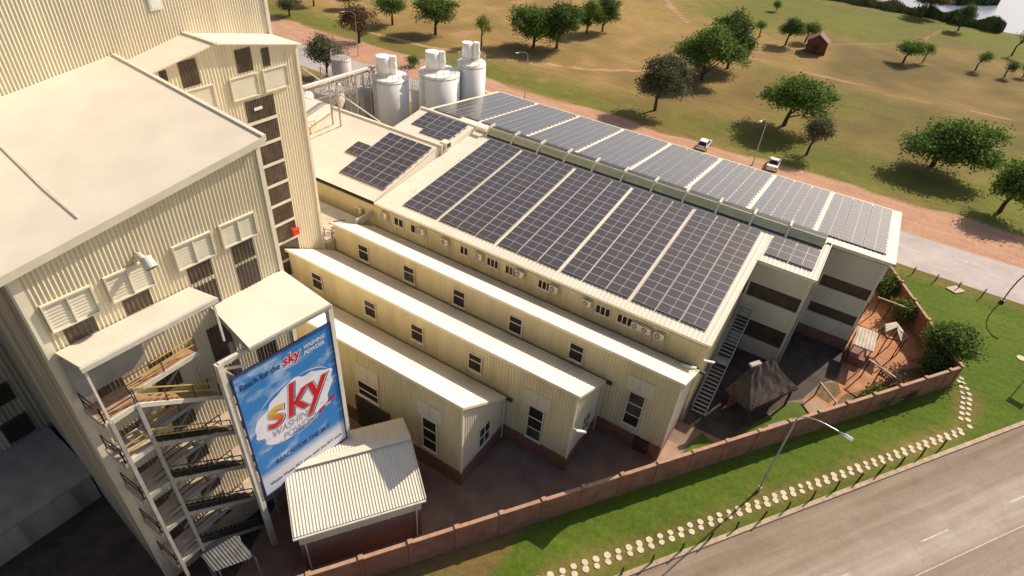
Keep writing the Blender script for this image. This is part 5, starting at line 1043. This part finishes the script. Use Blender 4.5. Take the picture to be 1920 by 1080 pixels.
TR = [('broad green tree beyond the lamp post and cars, shadow at its left', -12.2, 113.8, 8.6, 11.6, 1.3, 'leaf_green', (.8, -.5)),
 ('small grey-green tree just right of the broad one, behind the saloon', -6.3, 103.5, 6.3, 4.6, 1.6, 'leaf_grey', (.5, 0)),
 ('wide spreading green tree on the right side of the park', 11.4, 113.5, 8.0, 12.4, 1.2, 'leaf_green', (1.4, -.8)),
 ('green tree cut by the right edge, nearest the rear road', 20.6, 102.5, 7.6, 8.6, 1.6, 'leaf_green', (.9, 0)),
 ('round grey-green olive tree nearest the solar roof', -32.7, 104.2, 9.9, 8.7, 2.0, 'leaf_grey', (.4, 0)),
 ('big dense round tree, front half of the clump by the dirt path', -31.6, 126.7, 10.6, 12.6, .4, 'leaf_green', (0, 0)),
 ('tall tree at the back of the clump by the dirt path', -29.6, 138.0, 11.6, 10.2, .6, 'leaf_dark', (0, 0)),
 ('dark park tree left of the little brick hut', -23.9, 167, 6.4, 5.9, 1.8, 'leaf_dark', (.4, 0)),
 ('light green tree touching the little brick hut', -20.6, 174.2, 5.0, 4.8, 1.1, 'leaf_bright', (.4, 0)),
 ('thin young tree left of the brick hut trees', -30.8, 169.2, 4.0, 2.6, 1.6, 'leaf_bright', (-.3, 0)),
 ('tiny sapling near the top middle of the park', -34.4, 202.2, 2.8, 2.0, .6, 'leaf_green', (0, 0)),
 ('flat-topped green tree right of the brick hut', 1.8, 174.7, 5.0, 6.2, 1.5, 'leaf_green', (.7, .3)),
 ('slim bright tree beside the flat-topped one', 5.7, 178.6, 4.2, 2.5, 1.9, 'leaf_bright', (.3, 0)),
 ('young leaning tree, first of three at far right', 16.7, 181.5, 4.6, 3.4, 1.7, 'leaf_green', (.8, .2)),
 ('young tree, middle of three at far right', 22.5, 180.8, 3.4, 2.7, 1.6, 'leaf_dark', (.5, 0)),
 ('young tree at the right edge, last of three', 26.3, 184.3, 3.0, 2.2, 1.2, 'leaf_green', (.2, 0)),
 ('sparse thin tree leaning right at the upper right edge', 24.6, 204.8, 6.0, 4.4, 2.6, 'leaf_grey', (1.4, .8)),
 ('dark upright tree on the lake shore beside the reeds', 11.9, 223.4, 7.0, 5.2, 2.0, 'leaf_dark', (.6, 0)),
 ('brown-orange tree on the lake shore at the top', 2.7, 234.5, 7.6, 8.6, 2.6, 'leaf_orange', (.4, 0)),
 ('front tree of the dark clump above the solar roof', -67.7, 120.4, 8.4, 11.0, .8, 'leaf_green', (0, 0)),
 ('second tree of the dark clump above the solar roof', -63.6, 123.5, 9.6, 9.0, 1.0, 'leaf_dark', (.6, 0)),
 ('third tree of the dark clump, standing a little apart', -64.0, 139, 7.4, 6.8, 1.0, 'leaf_green', (.8, 0)),
 ('rearmost tree of the dark clump above the solar roof', -62.0, 143.5, 8.4, 6.2, 1.0, 'leaf_dark', (.6, 0)),
 ('round tree with clear trunk and long shadow at top left', -88.2, 112.2, 7.9, 9.4, 1.7, 'leaf_green', (0, 0)),
 ('round tree at top left, left of the long-shadow one', -99.6, 111, 6.4, 7.0, 1.8, 'leaf_green', (-.4, 0)),
 ('slender pale upright tree between the round trees and the clump', -76.1, 112.7, 6.6, 3.6, 1.9, 'leaf_bright', (0, 0)),
 ('dark green tree behind the rusty silo beside the road', -85.7, 77.4, 6.8, 6.4, .9, 'leaf_grey', (0, 0)),
 ('small tree cut by the top edge at left', -115.7, 113.8, 4.6, 4.6, .8, 'leaf_green', (0, 0)),
 ('second small tree cut by the top edge near the tower', -122.9, 109.3, 5.2, 4.6, 1.2, 'leaf_dark', (0, 0)),
 ('low bushy tree beside the tower edge at top left', -120.1, 99.4, 3.9, 5.2, .6, 'leaf_grey', (0, 0)),
 ('tiny bush right of the silos, by the sandy verge', -78, 92.5, 1.8, 2.6, .1, 'leaf_green', (0, 0))]
for i, (lb, x, y, h, w, un, lm, of) in enumerate(TR): tree('park_tree' if w > 3 else 'young_tree', lb, x, y, h, w, un, lm, 100 + i, of, dens=.45 if 'sparse' in lb else (.75 if w < 4 else 1.0), group=PK)
tree('bare_tree', 'leafless brown twiggy tree beside the street lamp at upper left', -95.6, 96.0, 7.8, 9.2, .4, 'leaf_brown', 301, (0, 0), .55, group=PK)
tree('garden_tree', 'dense dark green tree leaning over the side wall of the garden', 14.75, 60.4, 4.4, 4.2, .2, 'leaf_green', 302, (.0, .2), 2.4)
tree('garden_shrub', 'small leafy shrub beneath the timber beam in the red garden', 10.6, 65.6, 2.6, 2.4, .1, 'leaf_bright', 303, (0, 0), 1.2, cat='shrub')
tree('garden_shrub', 'dark shrub in the top corner of the garden by the wing', 8.6, 69.2, 3.0, 2.4, .1, 'leaf_dark', 304, (0, 0), 1.2, cat='shrub')
tree('garden_shrub', 'brown dry shrub in the lower garden near the front wall', 11.4, 53.4, 1.3, 2.6, .05, 'leaf_brown', 305, (0, 0), 1.0, cat='shrub')
tree('garden_shrub', 'low green bush just inside the front wall of the garden', 10.2, 51.2, 1.3, 1.8, .05, 'leaf_green', 306, (0, 0), 1.2, cat='shrub')
tree('garden_shrub', 'dark bush in the sharp corner of the garden walls', 14.2, 58.4, 2.0, 2.2, .05, 'leaf_dark', 307, (0, 0), 1.2, cat='shrub')
# lake, reeds, hut
lk = MB(); lk.add([(x, y, .03) for x, y in ((-60, 262), (-22, 252), (-9, 248), (4, 243), (12, 236), (22.7, 233.6), (30, 234), (60, 236), (400, 260), (400, 900), (-400, 900), (-400, 300))], [tuple(range(12))]); struct(lk.build('lake_water', 'lake_water'))
def reeds(name, pts, width, h, n, m, seed, label):
    rng = np.random.default_rng(seed); vs = []; fs = []
    seg = [(V((*a, 0)), V((*b, 0))) for a, b in zip(pts, pts[1:])]; L = [(b - a).length for a, b in seg]; tot = sum(L)
    for k in range(n):
        t = rng.uniform(0, tot); i = 0
        while i < len(L) - 1 and t > L[i]: t -= L[i]; i += 1
        a, b = seg[i]; d = (b - a).normalized(); q = a + d * t + V((-d.y, d.x, 0)) * rng.uniform(-width / 2, width / 2); hh = h * rng.uniform(.5, 1.15) * (.8 + .3 * math.sin(q.x * .7)); w = rng.uniform(.12, .28); an = rng.uniform(0, math.pi); u = V((math.cos(an), math.sin(an), 0)) * w; ln = V((rng.uniform(-.3, .3), rng.uniform(-.3, .3), hh))
        o = len(vs); vs += [q - u, q + u, q + u * .6 + ln * .7, q + ln, q - u * .6 + ln * .7]; fs.append((o, o + 1, o + 2, o + 3, o + 4))
    me = bpy.data.meshes.new(name); me.from_pydata([tuple(v) for v in vs], [], fs); me.materials.append(MATS[m]); o = bpy.data.objects.new(name, me); C.objects.link(o); stuff(o); tag(o, label, 'reeds')
reeds('reed_bed', [(-60, 242), (-22.3, 237.5), (2.3, 236.8)], 6.0, 2.4, 9000, 'reeds_brown', 1, 'long brownish reed bed in front of the lake at the top')
reeds('reed_bed', [(4.0, 238.5), (9.8, 235.2), (16, 234.6), (22.9, 233.6)], 5.0, 3.0, 9000, 'reeds', 2, 'dark green reed bed jutting into the lake at upper right')
reeds('reed_bed', [(2.0, 266.0), (9, 268), (19.7, 281)], 7.0, 3.0, 6000, 'reeds', 3, 'dark reed island out in the lake at the top edge')
bh = thing('brick_hut', 'little red brick hut with gable roof standing alone in the park', 'hut', (-16.5, 167, 0)); bq = [(-19.0, 165.0), (-14.5, 165.4), (-14.9, 169.0), (-19.3, 168.6)]
MB().prism(bq, 0, 2.7).build('wall', 'red_brick_hut', bh)
mb = MB(); ar = V((-16.75, 164.8, 4.3)); br_ = V((-17.1, 169.2, 4.3))
for sgn, ea, eb in ((1, V((-14.1, 164.9, 2.5)), V((-14.5, 169.4, 2.5))), (-1, V((-19.4, 164.5, 2.5)), V((-19.7, 169.0, 2.5)))): mb.add([ar, ea, eb, br_] + [q + V((0, 0, .1)) for q in (ar, ea, eb, br_)], [(0, 1, 2, 3), (4, 5, 6, 7), (0, 4, 5, 1), (1, 5, 6, 2), (2, 6, 7, 3)])
mb.build('roof', 'red_roof', bh)
MB().add([(-19.0, 165.0, 2.7), (-14.5, 165.4, 2.7), (-16.75, 165.2, 4.2)], [(0, 1, 2)]).build('gable', 'red_brick_hut', bh); MB().add([(-19.3, 168.6, 2.7), (-14.9, 169, 2.7), (-17.1, 168.8, 4.2)], [(0, 1, 2)]).build('gable', 'red_brick_hut', bh)
dr = MB().obox((-17.4, 165.10, 0), V((1.0, .09, 0)), V((0, -.06, 0)), V((0, 0, 2.0))).build('door', 'wood_post', bh)
